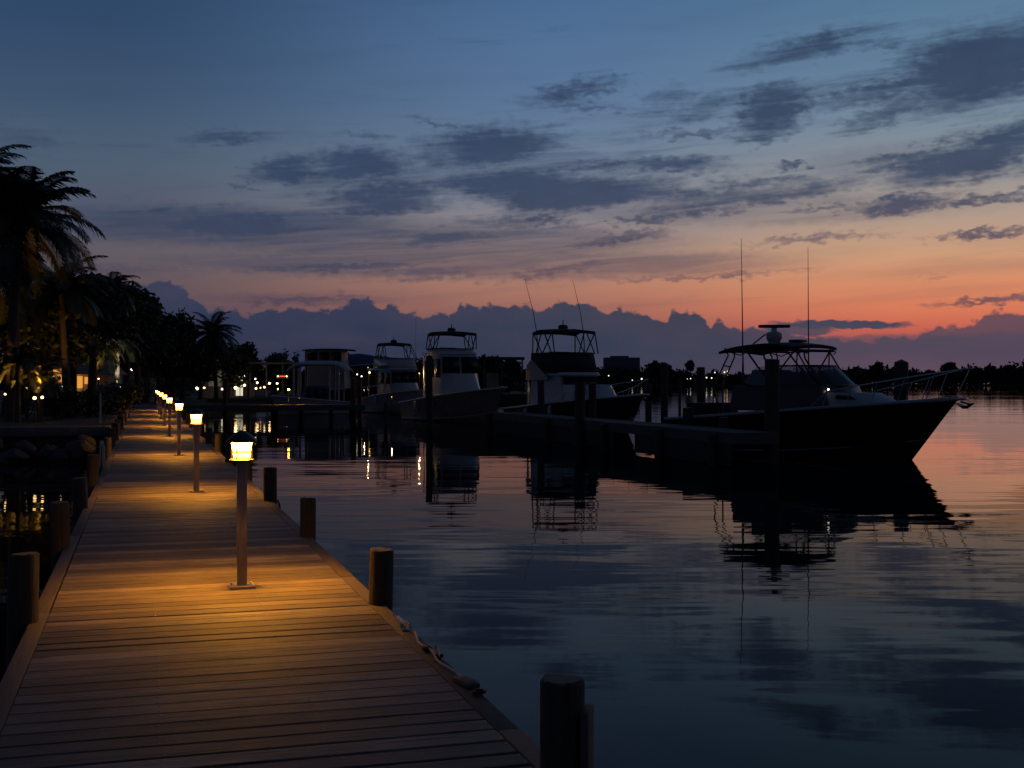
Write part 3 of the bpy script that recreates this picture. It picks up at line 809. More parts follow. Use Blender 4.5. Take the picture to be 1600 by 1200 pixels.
def make_hull(root, L, B, zs0, zs1, rake, mhull, mrail, mdeck, tc, stripe=None, N=18):
    half, sheer, section = hull_fn(L, B, zs0, zs1, rake)
    rings = []
    for i in range(N + 1):
        s = section(i / N)
        rings.append([(x, -y, z) for x, y, z in s[::-1]] + [(x, y, z) for x, y, z in s[1:]])
    b = MB(); b.loft(rings, closed=False)
    b.add([p for p in rings[0]], [tuple(range(len(rings[0])))])
    b.add([p for p in rings[-1]], [tuple(range(len(rings[-1])))])
    h = b.build('hull', mhull, root, angle=50)
    # rub rail along the sheer
    e = MB()
    for sgn in (-1, 1):
        e.tube([(s[-1][0], sgn * (s[-1][1] + .01), s[-1][2] + .01) for s in (section(i / N) for i in range(N + 1))], .055, 6)
    e.build('rub_rail', mrail, root)
    e = MB()
    for sgn in (-1, 1):
        e.tube([(s[1][0], sgn * (s[1][1] + .012), s[1][2] + .10) for s in (section(i / N) for i in range(N + 1))], .03, 5)
    e.build('spray_rail', mrail, root)
    # foredeck
    e = MB(); vs = []; fs = []; i0 = int(tc * N); W = 5
    for i in range(i0, N + 1):
        s = section(i / N)[-1]
        for k in range(W):
            y = s[1] * (1 - 2 * k / (W - 1)); vs.append((s[0] - (0 if k in (0, W - 1) else .0), y, s[2] + .03 + .07 * (1 - (2 * k / (W - 1) - 1) ** 2)))
    for i in range(N - i0):
        for k in range(W - 1): fs.append((i * W + k, i * W + k + 1, (i + 1) * W + k + 1, (i + 1) * W + k))
    e.add(vs, fs); e.build('foredeck', mdeck, root)
    # cockpit: coaming and sole
    e = MB(); vs = []; fs = []
    ii = list(range(0, i0 + 1))
    for i in ii:
        s = section(i / N)[-1]; y = s[1]; z = s[2]
        x = s[0] + (.12 if i == 0 else 0)
        vs += [(x - (.12 if i == 0 else 0), y, z + .03), (x, y - .2, z + .03), (x, y - .22, .55), (x, -(y - .22), .55), (x, -(y - .2), z + .03), (x - (.12 if i == 0 else 0), -y, z + .03)]
    for i in range(len(ii) - 1):
        for k in range(5): fs.append((i * 6 + k, i * 6 + k + 1, (i + 1) * 6 + k + 1, (i + 1) * 6 + k))
    e.add(vs, fs); e.build('cockpit', mdeck, root, smooth=False)
    return half, sheer, section

def house(b, x0, x1, w0, w1, z0, z1, f_rake=.0, a_rake=.0, tum=.06, nose=.0):
    """deckhouse block: x0 aft, x1 fore at the base; widths at aft/fore; raked ends; tumblehome; rounded nose"""
    def ring(z, h):
        xa = x0 + a_rake * h; xf = x1 - f_rake * h; wa = w0 / 2 - tum * h; wf = w1 / 2 - tum * h
        xm = (xa + xf) / 2
        return [(xa, -wa, z), (xa, wa, z), (xm, (wa + wf) / 2 + .03, z), (xf - nose * .25, wf, z), (xf + nose * .35, wf * .62, z), (xf + nose * .5, 0, z), (xf + nose * .35, -wf * .62, z), (xf - nose * .25, -wf, z), (xm, -(wa + wf) / 2 - .03, z)]
    b.loft([ring(z0, 0), ring(z0 + (z1 - z0) * .5, .5), ring(z1, 1)], True, True)

def canopy(b, cx, a, w, z, crown=.14, th=.07, droop=.06, tilt=0.0):
    def fn(u, v):
        x = (u - .5) * 2; y = (v - .5) * 2
        # superellipse outline
        k = 1 - .10 * abs(y) ** 4
        ky = 1 - .08 * abs(x) ** 4
        return (cx + x * a / 2 * k, y * w / 2 * ky, z + crown * (1 - .55 * x * x - .45 * y * y) - droop * (abs(x) ** 3) + tilt * x)
    b.slab(fn, 12, 10, th)

def rail(root, section, N0, L, height, lean=.25, ahead=.35, t0=.55, n=6, mid=True, m=None, sunk=.08):
    m = m or M['steel']
    ts = [t0 + (1 - t0) * k / n for k in range(n + 1)]
    top = {1: [], -1: []}
    e = MB()
    for sgn in (1, -1):
        for t in ts:
            s = section(t)[-1]; base = Vector((s[0] - .08, sgn * max(.04, s[1] - sunk), s[2] + .04))
            hgt = height * (.55 + .45 * (t - t0) / (1 - t0))
            tp = base + Vector((lean * hgt * .9, sgn * .02, hgt))
            if t == ts[-1]: tp.x += ahead * .5
            if not (sgn == -1 and t == ts[-1]):
                e = MB(); e.tube([base, tp], .017, 6); e.build('stanchion', m, root)
            top[sgn].append(tp)
    s1 = section(t0)[-1]
    start = {q: Vector((s1[0] - .5, q * (s1[1] - sunk), s1[2] + .06)) for q in (1, -1)}
    loop = [start[1]] + top[1] + [top[1][-1] + Vector((ahead * .5, -.03, 0.02)), top[-1][-1] + Vector((ahead * .5, .03, 0.02))] + top[-1][::-1] + [start[-1]]
    e = MB(); e.tube(loop, .02, 6)
    e.build('bow_rail', m, root)

def anchor(root, section, z):
    s = section(1.0)[-1]
    b = MB(); b.box(s[0] - .35, s[0] + .32, -.11, .11, s[2] - .02, s[2] + .06); b.build('bow_roller', M['steel'], root, bevel=.01)
    b = MB()
    b.tube([(s[0] + .1, 0, s[2] - .06), (s[0] + .42, 0, s[2] - .16)], .03, 6)
    b.prism([(s[0] - .02, s[2] - .10), (s[0] + .25, s[2] - .28), (s[0] + .50, s[2] - .10), (s[0] + .42, s[2] - .16), (s[0] + .25, s[2] - .20)], -.16, .16)
    b.build('anchor', M['dark_metal'], root)

# ---- big dark express boat on the right
def express_boat():
    bow = P(1496, 620, 37.5); L, B = 10.3, 3.7
    hd = Vector((.437, -.8995)); rz = math.atan2(hd.y, hd.x)
    org = Vector((bow.x - hd.x * L, bow.y - hd.y * L, 0))
    root = empty('express_boat', org, rz)
    half, sheer, section = make_hull(root, L, B, 1.14, 1.93, 1.75, M['navy_gel'], M['rail_grey'], M['grey_deck'], .30)
    # waterline stripe
    # deckhouse with dark coaming
    b = MB(); house(b, 2.7, 6.6, 2.9, 2.5, 1.5, 2.36, f_rake=.35, a_rake=.15, nose=.4); b.build('coaming', M['dark_gel'], root)
    b = MB(); house(b, 6.3, 8.3, 2.3, 1.5, 1.62, 2.12, f_rake=1.0, nose=.5); b.build('trunk_cabin', M['grey_deck'], root)
    for sgn in (-1, 1):
        e = MB(); e.prism([(6.7, 1.92), (7.5, 1.90), (7.3, 2.02), (6.75, 2.06)], sgn * 1.12 - .012, sgn * 1.12 + .012); e.build('cabin_window', M['tinted'], root)
    # windshield: curved framed glass
    def ws(h, off=0.0):
        r = []
        for k in range(13):
            a = (k / 12 - .5) * math.pi
            r.append((4.2 + off + (2.35 - .75 * h) * max(0, math.cos(a)) ** .55 - .0, (1.22 - .14 * h) * math.copysign(abs(math.sin(a)) ** .8, math.sin(a)), 2.36 + .66 * h))
        return r
    b = MB(); b.loft([ws(0), ws(.5), ws(1)], closed=False); b.build('windshield', M['tint_clear'], root)
    b = MB(); b.tube(ws(1), .028, 6); b.tube(ws(0), .03, 6)
    for k in (2, 4, 8, 10): b.tube([ws(0)[k], ws(.5)[k], ws(1)[k]], .022, 6)
    b.build('windshield_frame', M['black_tube'], root)
    # clear curtains aft of the windshield
    b = MB()
    for sgn in (-1, 1):
        b = MB(); b.add([(3.0, sgn * 1.25, 2.33), (4.2, sgn * 1.22, 2.36), (4.2, sgn * 1.1, 3.05), (3.6, sgn * 1.12, 2.98)], [(0, 1, 2, 3)])
        b.build('side_curtain', M['clear_vinyl'], root)
    # hard top
    b = MB(); canopy(b, 3.68, 3.45, 2.8, 3.66, .17, .09, .07, .06); ht = b.build('hardtop', M['canvas_dark'], root)
    b = MB(); b.box(4.3, 4.75, -.25, .25, 3.83, 3.93); b.build('roof_hatch', M['dark_gel'], root, bevel=.03)
    # pipework
    b = MB(); T = .028
    for sgn in (-1, 1):
        y = sgn * 1.22
        b.tube([(2.35, y, 3.66), (2.55, y * 1.06, 3.40), (2.42, y * 1.14, 3.05), (2.2, y * 1.2, 2.55), (2.1, y * 1.24, 2.1), (2.45, y * 1.26, 1.35)], T, 7)
        b.tube([(2.75, y, 3.62), (2.80, y * 1.04, 3.35), (2.62, y * 1.1, 2.9), (2.42, y * 1.18, 2.4), (2.5, y * 1.25, 1.40)], T, 7)
        b.tube([(2.15, y * 1.22, 2.3), (2.42, y * 1.17, 2.4)], T * .8, 6); b.tube([(2.42, y * 1.14, 3.05), (2.66, y * 1.1, 3.0)], T * .8, 6)
        b.tube([(3.2, y, 3.63), (3.75, y * 1.02, 3.0), (4.35, y * 1.0, 2.38)], T * 1.2, 7)
        b.tube([(3.95, y * .98, 3.63), (4.0, y, 3.3), (4.6, y * .98, 2.5)], T * 1.2, 7)
        b.tube([(5.15, y * .85, 3.60), (4.5, y * .98, 2.75)], T, 7)
        b.tube([(5.10, y * .80, 3.58), (5.55, y * .82, 2.9), (6.05, y * .8, 2.40)], T, 7)
        b.tube([(5.15, y * .78, 3.58), (5.12, y * .8, 3.0), (5.2, y * .85, 2.7)], T * .9, 7)
        b.tube([(2.4, y, 3.56), (3.2, y * 1.0, 3.53), (4.3, y, 3.55), (5.25, y * .88, 3.52)], T, 7)
        b.tube([(2.5, y, 3.53), (3.0, y, 3.40), (3.4, y, 3.54)], T * .7, 6)
        b.tube([(5.2, y * .88, 3.58), (5.4, y * .8, 3.50), (5.25, y * .88, 3.42)], T * .8, 6)
    for x in (2.5, 3.3, 4.3, 5.1): b.tube([(x, -1.2, 3.56), (x, 1.2, 3.56)], T, 6)
    b.build('top_frame', M['black_tube'], root)
    # open-array radar
    b = MB(); b.lathe([(.20, 3.84), (.26, 3.98), (.28, 4.06), (.27, 4.20), (.16, 4.24), (.10, 4.26), (.10, 4.36)], (3.55, 0, 0), 20)
    rd = b.build('radar_pedestal', M['white_gel'], root)
    b = MB()
    hx, hy = math.cos(.75), math.sin(.75)
    for k in (0,):
        n = 12; ringsA = []
        for x_, rr in ((-.55, .03), (-.52, .055), (0, .062), (.52, .055), (.55, .03)):
            ringsA.append([(3.55 + x_ * hx + hy * rr * 1.1 * math.cos(2 * math.pi * q / n), x_ * hy - hx * rr * 1.1 * math.cos(2 * math.pi * q / n), 4.42 + rr * math.sin(2 * math.pi * q / n)) for q in range(n)])
        b.loft(ringsA, True, True)
    b.build('radar_array', M['dark_gel'], root)
    b = MB(); b.tube([(2.9, -.35, 3.80), (3.3, -.15, 4.15)], .025, 6); b.build('radar_brace', M['black_tube'], root)
    # whip antennas
    for sgn in (-1, 1):
        b = MB(); x0 = 3.66
        b.tube([(x0, sgn * 1.95, 2.35), (x0, sgn * 1.95, 3.1)], .05, 8, .032)
        b.tube([(x0, sgn * 1.95, 3.1), (x0 - .02, sgn * 1.96, 4.8), (x0 - .05, sgn * 1.98, 7.32)], .030, 6, .008)
        b.tube([(x0, sgn * 1.95, 2.42), (x0, sgn * 1.25, 2.30)], .03, 6); b.tube([(x0, sgn * 1.95, 3.5), (x0, sgn * 1.28, 3.60)], .025, 6)
        b.build('whip_antenna', M['black_tube'], root)
    rail(root, section, 0, L, .92, lean=.42, ahead=.25, t0=.66, n=5)
    anchor(root, section, 0)
    # helm seats and covered engine box at the stern
    b = MB(); house(b, .25, 1.5, 1.8, 1.7, .9, 1.72, f_rake=.12, a_rake=.12, nose=.12); b.build('engine_cover', M['canvas_dark'], root)
    b = MB(); b.box(3.2, 3.7, -.9, -.3, 2.0, 2.9); b.box(3.2, 3.7, .3, .9, 2.0, 2.9); b.build('helm_seat', M['canvas_dark'], root, bevel=.08)
    b = MB(); b.lathe([(.02, 0), (.035, .03), (.02, .06)], (6.4, -1.05, 2.20), 8); b.build('deck_light', M['glow_white'], root)
    return tag(root, 'big dark express boat with black hardtop, radar bar and two tall whip antennas', 'boat')
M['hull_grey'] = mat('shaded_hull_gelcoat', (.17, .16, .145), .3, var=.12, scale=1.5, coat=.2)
M['dim_gel'] = mat('dull_gelcoat', (.17, .17, .17), .5, var=.1)
M['rail_grey'] = mat('rub_rail_grey', (.30, .30, .33), .5, var=.1)
express_boat()

def fly_boat(name, bow, L, B, zs0, zs1, rake, label, hx0, hx1, hz1, fz1, bim, mh, mhouse, house_w=2.5, outr=False, canvas_front=False, over=0.0, dome=True, lit=None, rails=True, trunk=1.6, wing=False, tz=None, sidewin=True, rake_f=.55, panes=((-.94, -.34), (-.30, .30), (.34, .94)), pz=(.52, .93), fw=.45):
    rz = HRZ; org = Vector((bow.x - HD.x * L, bow.y - HD.y * L, 0))
    root = empty(name, org, rz)
    half, sheer, section = make_hull(root, L, B, zs0, zs1, rake, mh, M['white_gel'], M['white_gel'], hx0 / L)
    zb = sheer(hx0 / L) - .15
    # salon / pilothouse
    b = MB(); house(b, hx0, hx1, house_w, house_w * fw * 2, zb, hz1, f_rake=rake_f, a_rake=.0, nose=.25, tum=.12)
    b.build('cabin', mhouse, root)
    # windshield panes on the raked front, side windows
    H = hz1 - zb
    def front(h, y):   # point on the raked front
        xf = hx1 - rake_f * h + .03; wf = house_w * fw - .12 * h
        return (xf + .125 * (1 - min(1, abs(y) / .62) * .3) + .015, y * wf, zb + H * h)
    e = MB()
    for (y0, y1) in panes:
        e = MB(); e.add([front(pz[0], y0), front(pz[0], (y0 + y1) / 2), front(pz[0], y1), front(pz[1], y1), front(pz[1], (y0 + y1) / 2), front(pz[1], y0)], [(0, 1, 4, 5), (1, 2, 3, 4)])
        o = e.build('windshield', M['canvas_dark'] if canvas_front else M['tinted'], root); sol = o.modifiers.new('thick', 'SOLIDIFY'); sol.thickness = .02; sol.offset = 1
    for sgn in (-1, 1):
        for k in range(2 if sidewin else 0):
            e = MB(); a = hx0 + (hx1 - hx0) * (.12 + .42 * k); c_ = a + (hx1 - hx0) * .36
            yy = sgn * (house_w * .475 + .02)
            e.add([(a, yy, zb + H * .52), (c_, yy - sgn * .02, zb + H * .52), (c_ - .12, yy - sgn * .075, zb + H * .9), (a, yy - sgn * .055, zb + H * .9)], [(0, 1, 2, 3)])
            o = e.build('side_window', M['tinted'], root); sol = o.modifiers.new('thick', 'SOLIDIFY'); sol.thickness = .03; sol.offset = 0
    # trunk cabin on the foredeck
    if trunk:
        b = MB(); t_ = tz or (zs1 + .55)
        house(b, hx1 - .3, hx1 + trunk, house_w * .85, house_w * .5, sheer(hx1 / L) - .1, t_, f_rake=.9, nose=.4); b.build('trunk_cabin', mhouse, root)
    # flybridge deck and coaming
    fx0 = hx0 - over; fx1 = hx1 - .45
    b = MB(); house(b, fx0, fx1 + .15, house_w + .1, house_w * .88, hz1 - .02, hz1 + .14, f_rake=.1, nose=.3); b.build('flybridge_deck', mhouse, root, bevel=.02)
    b = MB()
    def fr(z, h):
        w = house_w / 2 - .08 * h; xf = fx1 - .30 * h; xs = fx0 + over * .5 + .25
        return [(xs, -w, z), ((xs + xf) / 2, -w, z), (xf - .3, -w * .92, z), (xf, -w * .55, z), (xf + .1, 0, z), (xf, w * .55, z), (xf - .3, w * .92, z), ((xs + xf) / 2, w, z), (xs, w, z)]
    b.loft([fr(hz1 + .14, 0), fr((hz1 + fz1) / 2, .5), fr(fz1, 1)], closed=False)
    o = b.build('flybridge_coaming', M['canvas_dark'] if canvas_front else mhouse, root); sol = o.modifiers.new('thick', 'SOLIDIFY'); sol.thickness = .07
    b = MB(); b.tube(fr(fz1 + .02, 1), .03, 6); b.build('coaming_rail', M['black_tube'], root)
    # helm seat and console
    b = MB(); xm = (fx0 + fx1) / 2
    b.box(xm - .1, xm + .3, -.7, .7, hz1 + .1, fz1 - .05); b.box(xm - .7, xm - .35, -.6, .6, hz1 + .1, fz1 + .12); b.build('helm_seat', M['canvas_white'], root, bevel=.06)
    # bimini
    bx, ba, bw, bz = bim
    b = MB(); canopy(b, bx, ba, bw, bz - .16, .16, .07, .10); b.build('bimini_top', M['canvas_dark'], root)
    b = MB(); T = .034; zt = bz - .22; zl = fz1 - .02
    for sgn in (-1, 1):
        y1 = sgn * (bw / 2 - .1); y0 = sgn * (house_w / 2 - .06); xa = bx - ba / 2 + .1; xf = bx + ba / 2 - .15; lx = fx0 + over * .5 + .3; rx = fx1 - .35
        b.tube([(xa, y1, zt), (xa - .02, y0, zl)], T, 6)
        b.tube([(xa + .05, y1, zt), ((xa + xf) / 2, y0, zl)], T, 6)
        b.tube([(bx - .1, y1, zt + .06), (xa + .35, y0, zl)], T, 6)
        b.tube([(bx + .15, y1, zt + .06), (rx - .35, y0, zl)], T, 6)
        b.tube([(xf, y1, zt), (bx, y0, zl)], T, 6)
        b.tube([(xf, y1, zt), (rx, y0, zl)], T, 6)
        b.tube([(xa, y1, zt + .02), (bx, y1 * 1.02, zt + .10), (xf, y1, zt + .02)], T, 6)
    for x in (bx - ba / 2 + .1, bx, bx + ba / 2 - .15): b.tube([(x, -bw / 2 + .1, zt + .05), (x, 0, zt + .15), (x, bw / 2 - .1, zt + .05)], T, 6)
    b.build('bimini_frame', M['black_tube'], root)
    if dome:
        b = MB(); b.lathe([(.10, bz - .04), (.26, bz + .0), (.28, bz + .13), (.2, bz + .22), (.03, bz + .24), (.03, bz + .42), (.05, bz + .44), (.0, bz + .48)], (bx - .1, 0, 0), 16); b.build('radar_dome', M['dark_gel'], root)
    if outr:
        for sgn in (-1, 1):
            b = MB(); x0 = bx - .5
            b.tube([(x0 + .35, sgn * (bw / 2 + .02), fz1 - .6), (x0 + .1, sgn * (bw / 2 + .04), bz - .2), (x0 - .25, sgn * (bw / 2 + .06), bz + .9), (x0 - 1.15, sgn * (bw / 2 + .1), bz + 2.75)], .035, 6, .008)
            b.build('outrigger', M['black_tube'], root)
    if over > .3:
        for sgn in (-1, 1):
            b = MB(); b.box(fx0 + .1, fx0 + .2, sgn * (house_w / 2 - .05) - .05, sgn * (house_w / 2 - .05) + .05, 1.0, hz1 - .03); b.build('support_post', mhouse, root, bevel=.01)
    if wing:
        for sgn in (-1, 1):
            b = MB(); y = sgn * (house_w / 2 + .03)
            b.prism([(hx0 - .35, hz1 - .25), (hx0 - .2, hz1 + .55), (hx0 + .3, hz1 + .85), (hx0 + 2.1, hz1 - .12), (hx0 + 2.1, hz1 - .25)], y - .03, y + .03)
            b.build('wing_panel', M['cream_gel'], root)
    # fenders and a porthole
    b = MB()
    for t in (.45, .6, .72):
        s = section(t)[2]; b.lathe([(.02, 0), (.04, .03), (.04, .0)], (s[0], -s[1], s[2]), 6)
    for t in (.30, .52):
        s = section(t)[-1]
        e = MB(); e.lathe([(.02, -.62), (.10, -.56), (.11, -.3), (.10, -.08), (.02, -.02)], (s[0], -(s[1] + .12), s[2] - .1), 12); e.tube([(s[0], -(s[1] + .12), s[2] - .12), (s[0], -s[1] + .02, s[2] + .05)], .012, 5); e.build('fender', M['white_gel'], root)
    if rails: rail(root, section, 0, L, .7, lean=.35, ahead=.2, t0=.6, n=6)
    anchor(root, section, 0)
    if lit:
        for k, p in enumerate(lit):
            b = MB(); b.lathe([(.0, -.07), (.06, -.04), (.07, 0), (.06, .04), (.0, .07)], p, 10); b.build('cabin_light', M['glow_warm'], root)
    return tag(root, label, 'boat')

fly_boat('flybridge_boat', P(1006, 617, 58), 11.8, 3.6, 1.0, 1.86, 1.6, 'flybridge boat with black canopy, dark canvas and two raised outriggers, third boat from the left',
         2.7, 6.2, 2.85, 4.0, (4.05, 2.35, 2.8, 5.32), M['dark_gel'], M['white_gel'], house_w=2.75, outr=True, canvas_front=True, over=.4,
         lit=[(2.62, -1.0, 2.15), (2.62, -.6, 1.95)], wing=True, tz=2.35, trunk=2.6, sidewin=False, pz=(.40, .95))
fly_boat('flybridge_boat', P(787, 606, 72), 12.4, 3.8, 1.1, 2.15, 1.7, 'white hulled boat with pilothouse windshield and black canopy, second boat from the left',
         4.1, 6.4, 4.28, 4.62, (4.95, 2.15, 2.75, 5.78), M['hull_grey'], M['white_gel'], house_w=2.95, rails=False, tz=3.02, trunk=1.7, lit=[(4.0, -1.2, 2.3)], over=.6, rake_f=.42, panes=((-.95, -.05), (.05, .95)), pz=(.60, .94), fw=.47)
fly_boat('flybridge_boat', P(665, 606, 94), 11.5, 3.8, 1.0, 1.9, 1.5, 'leftmost flybridge boat with open cockpit under its bridge, partly hidden by the white hulled boat',
         4.6, 7.4, 3.5, 4.4, (4.9, 1.9, 2.5, 5.75), M['white_gel'], M['cream_gel'], house_w=2.8, rails=False, over=2.2, lit=[(2.6, -1.3, 3.3), (3.2, -.4, 1.2)])
def line(a, c, sag, label, r=.018):
    a, c = Vector(a), Vector(c); b = MB()
    b.tube([a.lerp(c, f) - Vector((0, 0, sag * 4 * f * (1 - f))) for f in np.linspace(0, 1, 14)], r, 5)
    return tag(b.build('mooring_line', M['rope_dark']), label, 'rope')
line(P(1003, 619, 58), G(1013, 80, .9).lerp(P(1003, 619, 58), .55), .2, 'mooring line running down from the bow tip of the third boat') if False else None
line(P(1002, 622, 58.2), G(985, 45.5, 1.15), .35, 'dark mooring line slanting from the third boat bow down to the finger pier')
line(P(1066, 648, 44.6), P(1075, 646, 42.4), .06, 'short dark line from the big boat stern to the stub piling')

# ================================================================== MARINA BEHIND THE CROSSING PIER
def at_cam(name, px, Z, z=0.0):
    """an Empty whose x axis runs across the view there"""
    return empty(name, G(px, Z, z), -TH)
# white boat-lift canopy
r = at_cam('boat_lift_shelter', 500, 100)
S = 100 / F
b = MB(); b.slab(lambda u, v: ((u - .5) * 96 * S * (1 - .05 * (v < .01)), (v - .5) * 3.6, HC + S * (24 + 12 * (1 - abs(2 * u - 1) ** 5) - 2) - .25 * (2 * v - 1) ** 2), 20, 8, .10)
b.build('canopy', M['canvas_white'], r)
for x in (-1.9, -1.35, 1.0, 1.75):
    for y in (-1.5, 1.5):
        b = MB(); b.box(x - .07, x + .07, y - .07, y + .07, -1, HC + S * 26); b.build('post', M['white_gel'], r)
b = MB(); b.box(-2.1, 2.1, -1.55, -1.45, .6, 1.0); b.box(-2.1, 2.1, 1.45, 1.55, .6, 1.0); b.build('lift_beam', M['beam_pale'], r)
tag(r, 'white canvas boat shelter on posts right of the small marina lights', 'boat shelter')
def simple_boat(name, px, Z, rz, L, B, zs0, zs1, label, mh, cab, mcab, cover=None, lit_windows=None, roof=None, arc=False):
    root = empty(name, G(px, Z), rz)
    half, sheer, section = make_hull(root, L, B, zs0, zs1, L * .12, mh, M['white_gel'], M['grey_deck'], .3, N=12)
    if cab:
        x0, x1, w, z1 = cab
        b = MB(); house(b, x0, x1, w, w * .9, zs0 - .1, z1, f_rake=.5, nose=.25, tum=.08); b.build('cabin', mcab, root)
        n = 3
        for sgn in (-1, 1):
            for k in range(n):
                b = MB(); a = x0 + (x1 - x0) * (.06 + .30 * k); c_ = a + (x1 - x0) * .24; y = sgn * (w * .47 + .02)
                b.add([(a, y, z1 - .95), (c_, y, z1 - .95), (c_, y - sgn * .05, z1 - .22), (a, y - sgn * .05, z1 - .22)], [(0, 1, 2, 3)])
                o = b.build('cabin_window', lit_windows or M['tinted'], root); sd_ = o.modifiers.new('thick', 'SOLIDIFY'); sd_.thickness = .05; sd_.offset = 0
        if roof:
            b = MB(); canopy(b, (x0 + x1) / 2, (x1 - x0) + .9, w + .3, z1 + .02, .14, .10, .03); b.build('roof', roof, root)
    if cover:
        b = MB(); vs = []; fs = []; N = 14; W = 9
        for i in range(N + 1):
            t = i / N; s = section(t)[-1]; hgt = cover * (math.sin(math.pi * min(1, .12 + t * .88)) ** .6) * (1.1 - .3 * t)
            for k in range(W):
                q = 2 * k / (W - 1) - 1
                vs.append((s[0], q * (s[1] + .05), s[2] - .05 + hgt * (1 - abs(q) ** 2.2) + .02 * math.sin(i * 2.1)))
        for i in range(N):
            for k in range(W - 1): fs.append((i * W + k, i * W + k + 1, (i + 1) * W + k + 1, (i + 1) * W + k))
        b.add(vs, fs); b.build('cover', M['canvas_blue'], root)
    return tag(root, label, 'boat')
simple_boat('moored_boat', 540, 97, R(180 + 25) - TH, 6.0, 2.4, .9, 1.4, 'small boat sheltered under the white canvas boat shelter', M['cream_gel'], (1.6, 3.6, 1.7, 2.2), M['canvas_blue'])
simple_boat('trawler', 480, 118, R(-8) - TH, 11, 3.8, 1.6, 2.4, 'white trawler whose dark windowed wheelhouse shows above the white shelter', M['dark_gel'], (.2, 4.2, 2.9, 5.6), M['dim_gel'], roof=M['canvas_dark'])
simple_boat('covered_boat', 522, 122, R(4) - TH, 5.6, 3.0, 4.0, 4.4, 'boat under a blue cover, raised on a lift behind the shelter', M['dark_gel'], None, None, cover=1.3)
# lift posts carrying the covered boat
r = at_cam('boat_lift', 552, 122)
for x in (-2.2, 2.4):
    for y in (-1.7, 1.7):
        b = MB(); b.box(x - .12, x + .12, y - .12, y + .12, -1, 5.0); b.build('post', M['beam'], r)
    b = MB(); b.box(x - .08, x + .08, -1.9, 1.9, 3.3, 3.5); b.build('cradle_beam', M['beam'], r)
tag(r, 'dark timber boat lift holding the blue covered boat in the air', 'boat lift')
# lit open deckhouse with a doorway, left of the crossing pier
r = at_cam('dock_house', 372, 128, LAND)
b = MB(); b.box(-3.6, -.4, 0, .15, 0, 3.4); b.box(.5, 1.1, 0, .15, 0, 3.4); b.box(-3.6, -3.45, .15, 4, 0, 3.4); b.box(.95, 1.1, .15, 4, 0, 3.4); b.build('wall', M['stucco'], r)
b = MB(); b.box(-.4, .5, .5, .55, .1, 2.9); b.build('lit_doorway', M['window_white'], r)
b = MB(); b.prism([(-4.2, 3.42), (6.8, 3.42), (6.6, 3.6), (-4.0, 3.62)], -1.2, 4.3); b.build('roof', M['thatch'], r)
for x in (1.5, 3.2, 4.9, 6.5):
    b = MB(); b.box(x - .06, x + .06, -1.1, -.98, 0, 3.41); b.build('post', M['stucco'], r)
b = MB()
for x in (-3.1, -2.3, -1.5):
    b = MB(); b.box(x, x + .55, -.03, -.004, 1.1, 2.7); b.build('window', M['window_dim'], r)
b = MB(); pts = [(-3.0, -.9, 5.8), (-2.7, -.9, 5.0), (-2.1, -.9, 4.3), (-1.2, -.9, 3.9), (0, -.9, 3.7)]; b.tube(pts, .12, 6, .05); b.build('bow_finial', M['white_gel'], r)
tag(r, 'low dock house with a bright lit doorway and a flat open porch roof', 'house')
# floodlit post top
r = at_cam('floodlight_pole', 316, 112, LAND)
b = MB(); b.tube([(0, 0, 0), (0, 0, 3.6)], .07, 8); b.build('pole', M['beam'], r)
b = MB(); b.box(-.5, .3, -.1, .1, 3.3, 3.6); b.build('bracket', M['stucco'], r)
b = MB(); b.lathe([(0, -.17), (.15, -.1), (.19, 0), (.15, .1), (0, .17)], (.1, -.25, 3.75), 12); b.build('globe', M['glow_warm'], r)
b = MB(); b.lathe([(0, -.1), (.1, 0), (0, .1)], (-.1, -.25, 3.95), 10); b.build('small_globe', M['glow_white'], r)
point_light('flood_light', (.1, -.6, 3.7), 60, (1, .6, .3), .1, r)
tag(r, 'pole with a pair of round floodlights above the marina at left', 'lamp')
# red neon tube
r = at_cam('red_sign_light', 441, 126, 0); zz = P(441, 588, 126).z
b = MB(); b.tube([(-.3, 0, zz), (.3, 0, zz)], .06, 8); b.build('tube', M['glow_red'], r)
b = MB(); b.box(-.65, .65, .12, .2, zz - .25, zz + .25); b.box(-.05, .05, .12, .2, 0, zz - .25); b.build('backing', M['dark_gel'], r)
b = MB(); b.lathe([(0, -.08), (.08, 0), (0, .08)], (-.45, 0, zz), 10); b.lathe([(0, -.08), (.08, 0), (0, .08)], (.45, 0, zz), 10); b.build('end_bulb', M['glow_warm'], r)
tag(r, 'short red light bar with a white bulb at each end', 'light')

# lamp on the crossing pier: a copy of the bollard lamp
o = copy_tree(lamp); o.location = (G(451, 78.7).x, G(451, 78.7).y, DECK + .035)
tag(o, 'lit bollard lamp standing alone on the crossing pier, mirrored in the water', 'lamp', 'bollard lamps on the far piers')
b = MB(); zb = 1.0

